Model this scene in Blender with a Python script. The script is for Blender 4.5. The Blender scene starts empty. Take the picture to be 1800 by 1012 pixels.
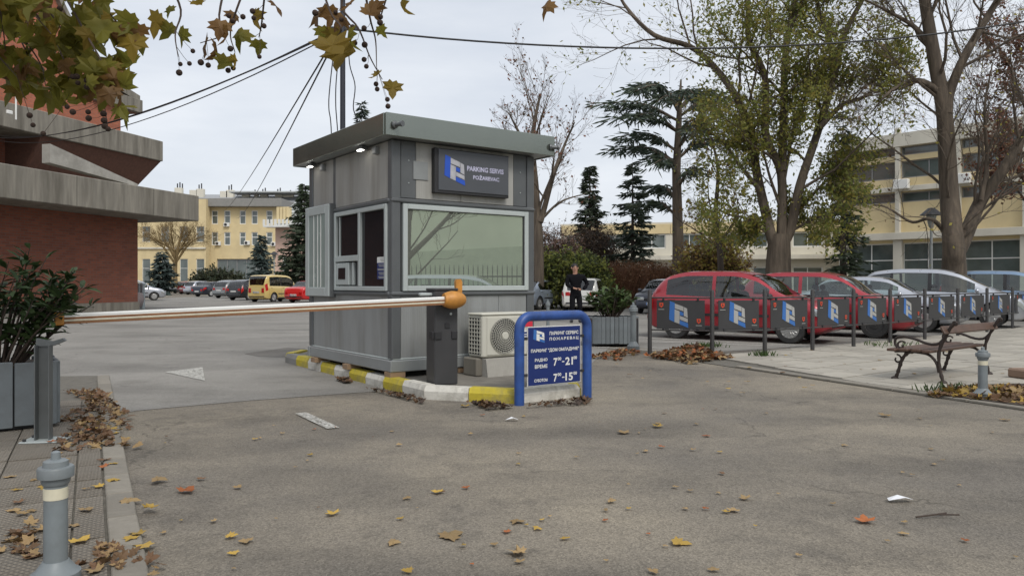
import bpy, bmesh, math, random
import numpy as np
from mathutils import Vector, Matrix
R = math.radians
scene = bpy.context.scene
col = scene.collection
rng = random.Random(7)

# ------------------------------------------------------------------ camera, sky, sun, exposure
F, HZ, CH = 1331.0, 498.0, 1.25          # focal length and horizon row in photograph pixels, eye height
cam_d = bpy.data.cameras.new('camera'); cam = bpy.data.objects.new('camera', cam_d); col.objects.link(cam)
cam.location = (0, 0, CH); cam.rotation_euler = (R(90), 0, 0)
cam_d.sensor_width = 36; cam_d.lens = 36 * F / 1800; cam_d.shift_y = -(506 - HZ) / 1800
cam_d.clip_start = 0.05; cam_d.clip_end = 1500
scene.camera = cam
SUN_EL, SUN_ROT = R(42), R(205)
w = bpy.data.worlds.new('World'); scene.world = w; w.use_nodes = True
nt = w.node_tree; nt.nodes.clear()
N = nt.nodes.new
out = N('ShaderNodeOutputWorld'); bg = N('ShaderNodeBackground')
sky = N('ShaderNodeTexSky'); sky.sky_type = 'NISHITA'; sky.sun_disc = False
sky.sun_elevation = SUN_EL; sky.sun_rotation = SUN_ROT; sky.air_density = 1.0; sky.dust_density = 3.0; sky.ozone_density = 1.0
sc = N('ShaderNodeVectorMath'); sc.operation = 'SCALE'; sc.inputs['Scale'].default_value = 0.085
nt.links.new(sky.outputs[0], sc.inputs[0])
# closed cloud cover: soft streaks in the direction of view from the ground up, the same all round
tc = N('ShaderNodeTexCoord'); mp = N('ShaderNodeMapping'); mp.inputs['Scale'].default_value = (1.6, 1.6, 7.0)
nz = N('ShaderNodeTexNoise'); nz.inputs['Scale'].default_value = 1.7; nz.inputs['Detail'].default_value = 6; nz.inputs['Roughness'].default_value = .55
cr = N('ShaderNodeValToRGB')
cr.color_ramp.elements[0].position = .3; cr.color_ramp.elements[0].color = (.53, .565, .62, 1)
cr.color_ramp.elements[1].position = .72; cr.color_ramp.elements[1].color = (.69, .71, .74, 1)
nt.links.new(tc.outputs['Generated'], mp.inputs[0]); nt.links.new(mp.outputs[0], nz.inputs['Vector']); nt.links.new(nz.outputs[0], cr.inputs[0])
mx = N('ShaderNodeMix'); mx.data_type = 'RGBA'; mx.inputs['Factor'].default_value = .86
nt.links.new(sc.outputs[0], mx.inputs['A']); nt.links.new(cr.outputs[0], mx.inputs['B'])
nt.links.new(mx.outputs['Result'], bg.inputs['Color']); bg.inputs['Strength'].default_value = 1.0
nt.links.new(bg.outputs[0], out.inputs['Surface'])
sd = bpy.data.lights.new('sun', 'SUN'); sd.energy = 1.4; sd.angle = R(22); sd.color = (1, .96, .9)
sun = bpy.data.objects.new('sun', sd); col.objects.link(sun)
# sun high behind the camera, a little to the right
_sd = Vector((.35, -.65, .85)).normalized()
sun.rotation_euler = _sd.to_track_quat('Z', 'Y').to_euler()
sky.sun_elevation = math.asin(_sd.z); sky.sun_rotation = math.atan2(_sd.x, _sd.y)
vs = scene.view_settings; vs.view_transform = 'Standard'; vs.look = 'None'; vs.exposure = 0.5; vs.gamma = 1; vs.use_curve_mapping = False
scene.cycles.max_bounces = 6; scene.cycles.transparent_max_bounces = 8

# ------------------------------------------------------------------ helpers
def P(px, py, d):                          # a point seen at pixel (px, py) of the photograph, d metres ahead
    return Vector(((px - 900) / F * d, d, CH - (py - HZ) / F * d))
def G(px, py, z=0.0):                      # the ground point seen there
    return P(px, py, (CH - z) * F / (py - HZ))
def lerp(a, b, t): return a + (b - a) * t
def crom(pts, n):                          # Catmull-Rom through points
    pts = [Vector(p) for p in pts]
    if len(pts) < 3:
        return [pts[0].lerp(pts[-1], i / n) for i in range(n + 1)]
    ext = [pts[0] * 2 - pts[1]] + pts + [pts[-1] * 2 - pts[-2]]
    o = []
    segs = len(pts) - 1
    for i in range(n + 1):
        u = i / n * segs; k = min(int(u), segs - 1); t = u - k
        a, b, c, d = ext[k:k + 4]
        o.append(.5 * ((2 * b) + (c - a) * t + (2 * a - 5 * b + 4 * c - d) * t * t + (3 * b - a - 3 * c + d) * t ** 3))
    return o

class MB:
    def __init__(s): s.v = []; s.f = []; s.mi = []; s.cur = 0
    def add(s, vs, fs):
        o = len(s.v); s.v.extend([tuple(p) for p in vs])
        for f in fs: s.f.append(tuple(i + o for i in f)); s.mi.append(s.cur)
        return s
    def quad(s, a, b, c, d): return s.add([a, b, c, d], [(0, 1, 2, 3)])
    def box(s, c, size, rz=0.0, ch=0.0, M=None):
        hx, hy, hz = size[0] / 2, size[1] / 2, size[2] / 2
        m = Matrix.Translation(Vector(c)) @ Matrix.Rotation(rz, 4, 'Z')
        if M is not None: m = M @ m
        if ch <= 0:
            vs = [m @ Vector((x * hx, y * hy, z * hz)) for x in (-1, 1) for y in (-1, 1) for z in (-1, 1)]
            return s.add(vs, [(0, 1, 3, 2), (4, 6, 7, 5), (0, 4, 5, 1), (2, 3, 7, 6), (0, 2, 6, 4), (1, 5, 7, 3)])
        ch = min(ch, hx * .9, hy * .9, hz * .9)
        vs = []; ix = {}
        for x in (-1, 1):
            for y in (-1, 1):
                for z in (-1, 1):
                    for k, p in enumerate(((x * hx, y * (hy - ch), z * (hz - ch)), (x * (hx - ch), y * hy, z * (hz - ch)), (x * (hx - ch), y * (hy - ch), z * hz))):
                        ix[x, y, z, k] = len(vs); vs.append(m @ Vector(p))
        fs = []
        for q in (-1, 1):
            fs.append([ix[q, a, b, 0] for a, b in ((-1, -1), (1, -1), (1, 1), (-1, 1))])
            fs.append([ix[a, q, b, 1] for a, b in ((-1, -1), (1, -1), (1, 1), (-1, 1))])
            fs.append([ix[a, b, q, 2] for a, b in ((-1, -1), (1, -1), (1, 1), (-1, 1))])
        for a in (-1, 1):
            for b in (-1, 1):
                fs.append([ix[a, b, -1, 0], ix[a, b, 1, 0], ix[a, b, 1, 1], ix[a, b, -1, 1]])
                fs.append([ix[a, -1, b, 0], ix[a, 1, b, 0], ix[a, 1, b, 2], ix[a, -1, b, 2]])
                fs.append([ix[-1, a, b, 1], ix[1, a, b, 1], ix[1, a, b, 2], ix[-1, a, b, 2]])
                for c2 in (-1, 1): fs.append([ix[a, b, c2, 0], ix[a, b, c2, 1], ix[a, b, c2, 2]])
        return s.add(vs, fs)
    def tube(s, pts, r, n=8, cap=True):
        pts = [Vector(p) for p in pts]
        if not hasattr(r, '__len__'): r = [r] * len(pts)
        vs = []; up = Vector((0, 0, 1))
        t0 = (pts[1] - pts[0]).normalized()
        u = t0.orthogonal().normalized()
        for i, p in enumerate(pts):
            t = (pts[min(i + 1, len(pts) - 1)] - pts[max(i - 1, 0)])
            if t.length < 1e-9: t = t0.copy()
            t.normalize()
            u = u - t * u.dot(t)
            if u.length < 1e-6: u = t.orthogonal()
            u.normalize(); v = t.cross(u)
            for k in range(n):
                a = 2 * math.pi * k / n
                vs.append(p + (u * math.cos(a) + v * math.sin(a)) * r[i])
        fs = [(i * n + k, i * n + (k + 1) % n, (i + 1) * n + (k + 1) % n, (i + 1) * n + k) for i in range(len(pts) - 1) for k in range(n)]
        if cap:
            fs.append(tuple(range(n))[::-1]); fs.append(tuple((len(pts) - 1) * n + k for k in range(n)))
        return s.add(vs, fs)
    def lathe(s, prof, n=20, o=(0, 0, 0), M=None):
        vs = []; o = Vector(o)
        for r, z in prof:
            for k in range(n):
                a = 2 * math.pi * k / n
                p = Vector((r * math.cos(a), r * math.sin(a), z)) 
                vs.append((M @ p if M is not None else p) + o)
        m = len(prof)
        fs = [(i * n + k, i * n + (k + 1) % n, (i + 1) * n + (k + 1) % n, (i + 1) * n + k) for i in range(m - 1) for k in range(n)]
        fs.append(tuple(range(n))[::-1]); fs.append(tuple((m - 1) * n + k for k in range(n)))
        return s.add(vs, fs)
    def prism(s, poly, z0, z1, M=None):
        n = len(poly)
        vs = [Vector((x, y, z0)) for x, y in poly] + [Vector((x, y, z1)) for x, y in poly]
        if M is not None: vs = [M @ p for p in vs]
        return s.add(vs, [tuple(range(n))[::-1], tuple(range(n, 2 * n))] + [(k, (k + 1) % n, n + (k + 1) % n, n + k) for k in range(n)])
    def build(s, name, mat=None, parent=None, smooth=None, fix=True, loc=None, rz=None):
        me = bpy.data.meshes.new(name)
        me.from_pydata(s.v, [], s.f)
        if fix:
            bm = bmesh.new(); bm.from_mesh(me); bmesh.ops.recalc_face_normals(bm, faces=bm.faces); bm.to_mesh(me); bm.free()
        mats = mat if isinstance(mat, (list, tuple)) else [mat]
        for m in mats:
            if m: me.materials.append(m)
        if len(mats) > 1: me.polygons.foreach_set('material_index', s.mi)
        if smooth is not None:
            me.shade_smooth()
            if smooth < 180: me.set_sharp_from_angle(angle=R(smooth))
        return link(name, me, parent, loc, rz)

def link(name, me, parent=None, loc=None, rz=None):
    o = bpy.data.objects.new(name, me); col.objects.link(o)
    if parent is not None: o.parent = parent
    if loc is not None: o.location = loc
    if rz is not None: o.rotation_euler = (0, 0, rz)
    return o
def tag(o, label=None, cat=None, group=None, kind=None):
    if label: o['label'] = label
    if cat: o['category'] = cat
    if group: o['group'] = group
    if kind: o['kind'] = kind
    return o
def thing(name, label, cat, loc=(0, 0, 0), rz=0.0, group=None):
    o = bpy.data.objects.new(name, None); col.objects.link(o)
    o.location = loc; o.rotation_euler = (0, 0, rz); o.empty_display_size = .2
    return tag(o, label, cat, group)
def copy_tree(o, parent=None):
    c = o.copy(); col.objects.link(c)
    if parent is not None: c.parent = parent
    for ch in list(o.children): copy_tree(ch, c)
    return c
def text_mesh(body, size, width=None, extr=0.0, spacing=1.0, bold=.028):
    cu = bpy.data.curves.new('t', 'FONT'); cu.body = body; cu.size = size; cu.extrude = extr; cu.space_character = spacing
    cu.resolution_u = 3; cu.offset = size * bold
    ob = bpy.data.objects.new('t', cu); col.objects.link(ob)
    bpy.context.view_layer.update()
    me = bpy.data.meshes.new_from_object(ob.evaluated_get(bpy.context.evaluated_depsgraph_get()))
    bpy.data.objects.remove(ob); bpy.data.curves.remove(cu)
    co = np.empty(len(me.vertices) * 3); me.vertices.foreach_get('co', co); co = co.reshape(-1, 3)
    if len(co):
        x0, x1 = co[:, 0].min(), co[:, 0].max(); z0, z1 = co[:, 1].min(), co[:, 1].max()
        k = (width / (x1 - x0)) if width else 1
        h = size / (z1 - z0)                               # cap height given as size
        c2 = np.stack([(co[:, 0] - x0) * k, -co[:, 2], (co[:, 1] - z0) * h], 1)   # upright: x right, z up, faces -y
        me.vertices.foreach_set('co', c2.ravel())
    me.update()
    return me

# ------------------------------------------------------------------ materials
MATS = {}
def mk(name, c, rough=.6, metal=0.0, var=.12, scale=3.0, bump=0.0, bscale=60.0, c2=None, c2amt=0.0, c2scale=1.5, coat=0.0, objvar=0.0, streak=False, spec=.5, emit=None, trans=0.0, detail=4, rvar=.08):
    if name in MATS: return MATS[name]
    m = bpy.data.materials.new(name); m.use_nodes = True; MATS[name] = m
    t = m.node_tree; b = t.nodes['Principled BSDF']; n = t.nodes.new; L = t.links.new
    tc = n('ShaderNodeTexCoord'); src = tc.outputs['Object']
    mp = n('ShaderNodeMapping'); L(src, mp.inputs[0])
    if streak: mp.inputs['Scale'].default_value = (1, 1, .12)
    nz = n('ShaderNodeTexNoise'); nz.inputs['Scale'].default_value = scale; nz.inputs['Detail'].default_value = detail; nz.inputs['Roughness'].default_value = .6
    L(mp.outputs[0], nz.inputs['Vector'])
    hv = n('ShaderNodeHueSaturation'); hv.inputs['Color'].default_value = (*c, 1)
    mr = n('ShaderNodeMapRange'); mr.inputs['From Min'].default_value = .25; mr.inputs['From Max'].default_value = .75
    mr.inputs['To Min'].default_value = 1 - var; mr.inputs['To Max'].default_value = 1 + var
    L(nz.outputs[0], mr.inputs['Value'])
    val = mr.outputs[0]
    if objvar:
        oi = n('ShaderNodeObjectInfo'); m2 = n('ShaderNodeMapRange'); m2.inputs['To Min'].default_value = 1 - objvar; m2.inputs['To Max'].default_value = 1 + objvar
        L(oi.outputs['Random'], m2.inputs['Value'])
        mu = n('ShaderNodeMath'); mu.operation = 'MULTIPLY'; L(val, mu.inputs[0]); L(m2.outputs[0], mu.inputs[1]); val = mu.outputs[0]
    L(val, hv.inputs['Value'])
    cout = hv.outputs[0]
    if c2 is not None:
        n2 = n('ShaderNodeTexNoise'); n2.inputs['Scale'].default_value = c2scale; n2.inputs['Detail'].default_value = 6; n2.inputs['Roughness'].default_value = .65
        L(mp.outputs[0], n2.inputs['Vector'])
        r2 = n('ShaderNodeMapRange'); r2.inputs['From Min'].default_value = .45; r2.inputs['From Max'].default_value = .68; r2.inputs['To Max'].default_value = c2amt
        L(n2.outputs[0], r2.inputs['Value'])
        mi = n('ShaderNodeMix'); mi.data_type = 'RGBA'; L(r2.outputs[0], mi.inputs['Factor']); L(cout, mi.inputs['A']); mi.inputs['B'].default_value = (*c2, 1)
        cout = mi.outputs['Result']
    L(cout, b.inputs['Base Color'])
    rr = n('ShaderNodeMapRange'); rr.inputs['To Min'].default_value = max(0.0, rough - rvar); rr.inputs['To Max'].default_value = min(1, rough + rvar)
    L(nz.outputs[0], rr.inputs['Value']); L(rr.outputs[0], b.inputs['Roughness'])
    b.inputs['Metallic'].default_value = metal; b.inputs['Coat Weight'].default_value = coat; b.inputs['Specular IOR Level'].default_value = spec
    b.inputs['Coat Roughness'].default_value = .04
    if trans: b.inputs['Transmission Weight'].default_value = trans
    if emit: b.inputs['Emission Color'].default_value = (*emit[0], 1); b.inputs['Emission Strength'].default_value = emit[1]
    if bump:
        nb = n('ShaderNodeTexNoise'); nb.inputs['Scale'].default_value = bscale; nb.inputs['Detail'].default_value = 3; L(mp.outputs[0], nb.inputs['Vector'])
        bp = n('ShaderNodeBump'); bp.inputs['Strength'].default_value = bump; bp.inputs['Distance'].default_value = .01
        L(nb.outputs[0], bp.inputs['Height']); L(bp.outputs[0], b.inputs['Normal'])
    return m

def leafmat(name, c, c2, var=.35, trans=.25):
    m = mk(name, c, rough=.55, var=var, scale=1.2, c2=c2, c2amt=.8, c2scale=.9, objvar=.25, spec=.3)
    t = m.node_tree; b = t.nodes['Principled BSDF']; o = t.nodes['Material Output']
    tr = t.nodes.new('ShaderNodeBsdfTranslucent'); ms = t.nodes.new('ShaderNodeMixShader'); ms.inputs[0].default_value = trans
    src = b.inputs['Base Color'].links[0].from_socket
    t.links.new(src, tr.inputs['Color']); t.links.new(b.outputs[0], ms.inputs[1]); t.links.new(tr.outputs[0], ms.inputs[2]); t.links.new(ms.outputs[0], o.inputs['Surface'])
    return m

def brickmat(name, c1, c2, mortar, bw, bh):
    m = bpy.data.materials.new(name); m.use_nodes = True
    t = m.node_tree; b = t.nodes['Principled BSDF']; n = t.nodes.new; L = t.links.new
    uv = n('ShaderNodeTexCoord'); br = n('ShaderNodeTexBrick')
    br.inputs['Color1'].default_value = (*c1, 1); br.inputs['Color2'].default_value = (*c2, 1); br.inputs['Mortar'].default_value = (*mortar, 1)
    br.inputs['Scale'].default_value = 1; br.inputs['Brick Width'].default_value = bw; br.inputs['Row Height'].default_value = bh; br.inputs['Mortar Size'].default_value = .009
    # object space: x along the wall, z up
    sx = n('ShaderNodeSeparateXYZ'); cx = n('ShaderNodeCombineXYZ'); ad = n('ShaderNodeMath'); ad.operation = 'ADD'
    L(uv.outputs['Object'], sx.inputs[0]); L(sx.outputs['X'], ad.inputs[0]); L(sx.outputs['Y'], ad.inputs[1]); L(ad.outputs[0], cx.inputs['X']); L(sx.outputs['Z'], cx.inputs['Y'])
    L(cx.outputs[0], br.inputs['Vector'])
    nz = n('ShaderNodeTexNoise'); nz.inputs['Scale'].default_value = .6; nz.inputs['Detail'].default_value = 6; L(uv.outputs['Object'], nz.inputs['Vector'])
    hv = n('ShaderNodeHueSaturation'); mr = n('ShaderNodeMapRange'); mr.inputs['To Min'].default_value = .7; mr.inputs['To Max'].default_value = 1.3
    L(nz.outputs[0], mr.inputs['Value']); L(mr.outputs[0], hv.inputs['Value']); L(br.outputs['Color'], hv.inputs['Color']); L(hv.outputs[0], b.inputs['Base Color'])
    bp = n('ShaderNodeBump'); bp.inputs['Strength'].default_value = .5; bp.inputs['Distance'].default_value = .01; bp.invert = True
    L(br.outputs['Fac'], bp.inputs['Height']); L(bp.outputs[0], b.inputs['Normal'])
    b.inputs['Roughness'].default_value = .85
    return m

def asphaltmat(name, c, stain, grain=.5, crack=True, tan=None):
    m = bpy.data.materials.new(name); m.use_nodes = True
    t = m.node_tree; b = t.nodes['Principled BSDF']; n = t.nodes.new; L = t.links.new
    tc = n('ShaderNodeTexCoord')
    def noise(s, d=5, r=.6):
        q = n('ShaderNodeTexNoise'); q.inputs['Scale'].default_value = s; q.inputs['Detail'].default_value = d; q.inputs['Roughness'].default_value = r; L(tc.outputs['Object'], q.inputs['Vector']); return q
    def rng_(src, a, b_, c_, d_):
        q = n('ShaderNodeMapRange'); q.inputs['From Min'].default_value = a; q.inputs['From Max'].default_value = b_; q.inputs['To Min'].default_value = c_; q.inputs['To Max'].default_value = d_; L(src, q.inputs['Value']); return q.outputs[0]
    def mix(f, a, b_):
        q = n('ShaderNodeMix'); q.data_type = 'RGBA'; L(f, q.inputs['Factor'])
        for k, s in (('A', a), ('B', b_)):
            if isinstance(s, tuple): q.inputs[k].default_value = (*s, 1)
            else: L(s, q.inputs[k])
        return q.outputs['Result']
    base = mix(rng_(noise(.35, 6).outputs[0], .38, .62, 0, 1), c, tan or tuple(x * 1.25 for x in c))
    base = mix(rng_(noise(.9, 7, .7).outputs[0], .52, .7, 0, .75), base, stain)
    base = mix(rng_(noise(5, 5).outputs[0], .55, .75, 0, .35), base, tuple(x * .6 for x in c))
    # tyre swaths worn into the surface, stretched along the way cars turn
    mp_ = n('ShaderNodeMapping'); mp_.inputs['Rotation'].default_value = (0, 0, R(-58)); mp_.inputs['Scale'].default_value = (.3, .85, 1); L(tc.outputs['Object'], mp_.inputs[0])
    sw_ = n('ShaderNodeTexNoise'); sw_.inputs['Scale'].default_value = 1.0; sw_.inputs['Detail'].default_value = 5; sw_.inputs['Roughness'].default_value = .55; L(mp_.outputs[0], sw_.inputs['Vector'])
    base = mix(rng_(sw_.outputs[0], .48, .66, 0, .55), base, tuple(x * .62 for x in c))
    base = mix(rng_(noise(38, 4, .7).outputs[0], .63, .7, 0, .7), base, tuple(min(1, x * 1.9) for x in c))
    base = mix(rng_(noise(2.2, 8, .75).outputs[0], .6, .68, 0, .6), base, tuple(x * .5 for x in c))
    # aggregate
    vo = n('ShaderNodeTexVoronoi'); vo.inputs['Scale'].default_value = 95; L(tc.outputs['Object'], vo.inputs['Vector'])
    fine = noise(140, 2)
    hv = n('ShaderNodeHueSaturation'); L(base, hv.inputs['Color'])
    ad = n('ShaderNodeMath'); ad.operation = 'MULTIPLY'; L(rng_(vo.outputs['Color'], 0, 1, 1 - .35 * grain, 1 + .35 * grain), ad.inputs[0]); L(rng_(fine.outputs[0], .3, .7, 1 - .3 * grain, 1 + .3 * grain), ad.inputs[1])
    L(ad.outputs[0], hv.inputs['Value'])
    cout = hv.outputs[0]
    if crack:
        dn = noise(1.3, 4); vm = n('ShaderNodeVectorMath'); vm.operation = 'MULTIPLY_ADD'; vm.inputs[1].default_value = (.9, .9, .9)
        L(dn.outputs['Color'], vm.inputs[0]); L(tc.outputs['Object'], vm.inputs[2])
        v2 = n('ShaderNodeTexVoronoi'); v2.feature = 'DISTANCE_TO_EDGE'; v2.inputs['Scale'].default_value = .33; L(vm.outputs[0], v2.inputs['Vector'])
        mk_ = n('ShaderNodeMath'); mk_.operation = 'MULTIPLY'
        L(rng_(v2.outputs['Distance'], .0015, .005, .45, 0), mk_.inputs[0]); L(rng_(noise(.5, 3).outputs[0], .45, .55, 0, 1), mk_.inputs[1])
        cout = mix(mk_.outputs[0], cout, tuple(x * .3 for x in c))
    L(cout, b.inputs['Base Color'])
    b.inputs['Roughness'].default_value = .88; b.inputs['Specular IOR Level'].default_value = .3
    bp = n('ShaderNodeBump'); bp.inputs['Strength'].default_value = .55 * grain + .1; bp.inputs['Distance'].default_value = .006
    L(vo.outputs['Distance'], bp.inputs['Height']); L(bp.outputs[0], b.inputs['Normal'])
    return m

ASPH = asphaltmat('asphalt_rough', (.16, .144, .122), (.10, .09, .078), .9, True, (.26, .228, .178))
ASPH2 = asphaltmat('asphalt_lane', (.215, .205, .186), (.165, .155, .138), .5, True)
WORN = mk('worn_paint', (.48, .47, .43), .85, var=.3, scale=20)
def flake(m):
    t = m.node_tree; n = t.nodes.new; L = t.links.new; b = t.nodes['Principled BSDF']
    tcn = n('ShaderNodeTexCoord'); nz = n('ShaderNodeTexNoise'); nz.inputs['Scale'].default_value = 42; nz.inputs['Detail'].default_value = 8; nz.inputs['Roughness'].default_value = .75; L(tcn.outputs['Object'], nz.inputs['Vector'])
    r = n('ShaderNodeMapRange'); r.inputs['From Min'].default_value = .40; r.inputs['From Max'].default_value = .52; L(nz.outputs[0], r.inputs['Value']); L(r.outputs[0], b.inputs['Alpha'])
flake(WORN)
CONC = mk('concrete', (.215, .198, .165), .85, var=.3, scale=5, bump=.5, bscale=30, c2=(.105, .094, .075), c2amt=.8, c2scale=2.2, streak=True)
CONC2 = mk('concrete_light', (.36, .345, .31), .85, var=.18, scale=2, bump=.3, bscale=40, c2=(.2, .19, .165), c2amt=.6)
BRICK = brickmat('red_brick', (.255, .08, .044), (.18, .058, .035), (.14, .1, .08), .32, .105)
BRICK2 = brickmat('orange_brick', (.42, .13, .07), (.33, .1, .055), (.22, .14, .1), .32, .105)
PANEL = mk('booth_panel', (.27, .285, .285), .42, metal=.15, var=.08, scale=2, c2=(.16, .16, .15), c2amt=.35, c2scale=1.1)
TRIM = mk('booth_trim', (.115, .122, .126), .42, metal=.2, var=.1)
FASC = mk('booth_fascia', (.24, .26, .23), .17, metal=.75, var=.06, bump=.08, bscale=1.6)
ALU = mk('aluminium_frame', (.46, .50, .49), .45, metal=.2, var=.06)
DARKGLASS = mk('tinted_glass', (.018, .018, .02), .03, var=.1, spec=.3, rvar=.01)
MIRROR = mk('reflective_glass', (.66, .72, .63), .012, metal=.85, var=.03, rvar=.004)
GLASS = mk('window_glass', (.10, .122, .115), .05, var=.45, scale=.5, spec=.9, rvar=.02)
CARGLASS0 = mk('car_glass', (.035, .05, .05), .02, var=.1, spec=1.0, coat=1.0, rvar=.005)
def carglass():
    m = bpy.data.materials.new('car_window_glass'); m.use_nodes = True; t = m.node_tree; n = t.nodes.new; L = t.links.new; o = t.nodes['Material Output']; t.nodes.remove(t.nodes['Principled BSDF'])
    tr = n('ShaderNodeBsdfTransparent'); tr.inputs[0].default_value = (.8, .88, .86, 1); gl = n('ShaderNodeBsdfGlossy'); gl.inputs['Roughness'].default_value = .01
    fr = n('ShaderNodeFresnel'); fr.inputs['IOR'].default_value = 1.9; mx = n('ShaderNodeMixShader'); L(fr.outputs[0], mx.inputs[0]); L(tr.outputs[0], mx.inputs[1]); L(gl.outputs[0], mx.inputs[2]); L(mx.outputs[0], o.inputs['Surface'])
    return m
CARGLASS = carglass()
BLACK = mk('black_plastic', (.022, .022, .024), .55, var=.15)
RUBBER = mk('tyre_rubber', (.03, .03, .03), .85, var=.2, scale=20, c2=(.09, .085, .08), c2amt=.5, c2scale=4)
IRON = mk('dark_iron', (.05, .05, .052), .5, metal=.4, var=.2, scale=8)
BOLL = mk('grey_bollard_paint', (.19, .215, .225), .5, var=.12, scale=9, c2=(.11, .11, .105), c2amt=.4, c2scale=5)
WHITE = mk('white_paint', (.72, .72, .69), .5, var=.06)
CREAM = mk('cream_band', (.62, .58, .44), .6, var=.12, scale=15)
BLUE = mk('blue_tube_paint', (.026, .078, .28), .42, var=.2, scale=5, c2=(.02, .04, .12), c2amt=.6, c2scale=6)
NAVY = mk('navy_print', (.012, .028, .14), .4, var=.05)
LOGOB = mk('logo_blue', (.04, .145, .42), .45, var=.05)
LOGOW = mk('logo_white', (.37, .37, .355), .45, var=.08)
LOGOR = mk('crest_red', (.62, .07, .025), .5, var=.05)
ORANGE = mk('orange_plastic', (.52, .23, .04), .48, var=.2, scale=8, c2=(.3, .14, .04), c2amt=.5, c2scale=9)
CHAR = mk('charcoal_metal', (.045, .045, .047), .45, var=.12, scale=4)
PLATE = mk('fence_panel_grey', (.04, .04, .042), .55, var=.1)
YELK = mk('yellow_kerb_paint', (.52, .42, .035), .7, var=.2, scale=6, bump=.4, bscale=50, c2=(.2, .18, .12), c2amt=.7, c2scale=4)
WHTK = mk('white_kerb_paint', (.62, .60, .54), .75, var=.15, scale=6, bump=.4, bscale=50, c2=(.26, .24, .2), c2amt=.75, c2scale=4)
GRYK = mk('bare_kerb', (.22, .215, .2), .85, var=.2, scale=6, bump=.4, bscale=50)
WOODS = mk('brown_bench_wood', (.095, .054, .037), .5, var=.3, scale=9)
CAST = mk('cast_iron_brown', (.045, .033, .028), .55, metal=.3, var=.25, scale=14)
PLANT = mk('grey_planter_slat', (.15, .17, .18), .7, var=.15, scale=5, objvar=.12, c2=(.1, .1, .1), c2amt=.5, c2scale=4)
SOIL = mk('soil', (.05, .036, .025), .95, var=.4, scale=20, bump=.8)
ACW = mk('ac_cream', (.56, .55, .48), .5, var=.06, c2=(.4, .37, .3), c2amt=.3)
BARK = mk('bark', (.115, .09, .066), .9, var=.5, scale=9, bump=1.0, bscale=22, streak=True, c2=(.06, .047, .035), c2amt=.8, c2scale=6)
BARKD = mk('bark_dark', (.075, .058, .047), .9, var=.3, scale=5, bump=.7, bscale=12, streak=True)
TWIG = mk('twig', (.06, .042, .032), .85, var=.2)
YELW = mk('yellow_render', (.66, .54, .31), .85, var=.08, scale=.6, c2=(.48, .39, .23), c2amt=.5, c2scale=.4)
CRMW = mk('cream_render', (.62, .59, .5), .85, var=.08, scale=.6, c2=(.42, .39, .33), c2amt=.45, c2scale=.5, streak=True)
PINKW = mk('pink_render', (.60, .42, .34), .85, var=.08)
ROOFM = mk('grey_roof', (.30, .31, .32), .6, var=.12, scale=.8)
SLAB = mk('paving_slab', (.36, .335, .285), .85, var=.14, scale=3, bump=.35, bscale=60, objvar=.13, c2=(.24, .22, .185), c2amt=.55, c2scale=2)
# ------------------------------------------------------------------ ground, lane, pavements, island
def sheet(name, poly, z, mat):
    mb = MB(); mb.add([(x, y, z) for x, y in poly], [tuple(range(len(poly)))])
    o = mb.build(name, mat, fix=False)
    if o.data.polygons[0].normal.z < 0: o.data.flip_normals()
    return tag(o, kind='structure')
sheet('ground', [(-300, -60), (300, -60), (300, 420), (-300, 420)], 0, ASPH)
def gxy(px, py): g = G(px, py); return (g.x, g.y)
lane_near = [gxy(170, 735), gxy(240, 722), gxy(440, 704), gxy(660, 688)]
sheet('lane_asphalt', [(-24, 8.2)] + lane_near + [(-1.7, 9.6), (-3.2, 12.6), (-1.5, 14.2), (1.2, 11.6), (2.0, 15.2), (3.4, 13.6), (6.6, 15.4), (20, 24), (26, 60), (-10, 150), (-40, 150), (-26, 40)], .004, ASPH2)
patch = asphaltmat('asphalt_patch', (.15, .14, .125), (.11, .1, .09), .8, False)
sheet('asphalt_patch', [gxy(430, 622), gxy(505, 611), gxy(548, 614), gxy(500, 628), gxy(455, 627)], .008, patch)
# painted marks
def strip(name, a, b, wd, z=.012):
    a = Vector(a); b = Vector(b); t = (b - a).normalized(); nrm = Vector((-t.y, t.x)) * wd / 2
    return sheet(name, [tuple(a - nrm), tuple(b - nrm), tuple(b + nrm), tuple(a + nrm)], z, WORN)
strip('painted_dash', gxy(528, 727), gxy(586, 754), .11)
sheet('painted_arrow', [gxy(290, 655), gxy(356, 646), gxy(360, 670)], .012, WORN)

CARD = Vector((.805, -.594)); CARN = Vector((.594, .805))
fw = Vector((5.78, 15.7))
for k in range(-1, 5):
    c = fw + CARN * (-.45 + 2.75 * k) + CARD * .2
    strip('parking_line', c + CARD * 1.0, c - CARD * 4.2, .1)
strip('parking_line', gxy(1140, 601), gxy(1470, 612), .1)

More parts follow.
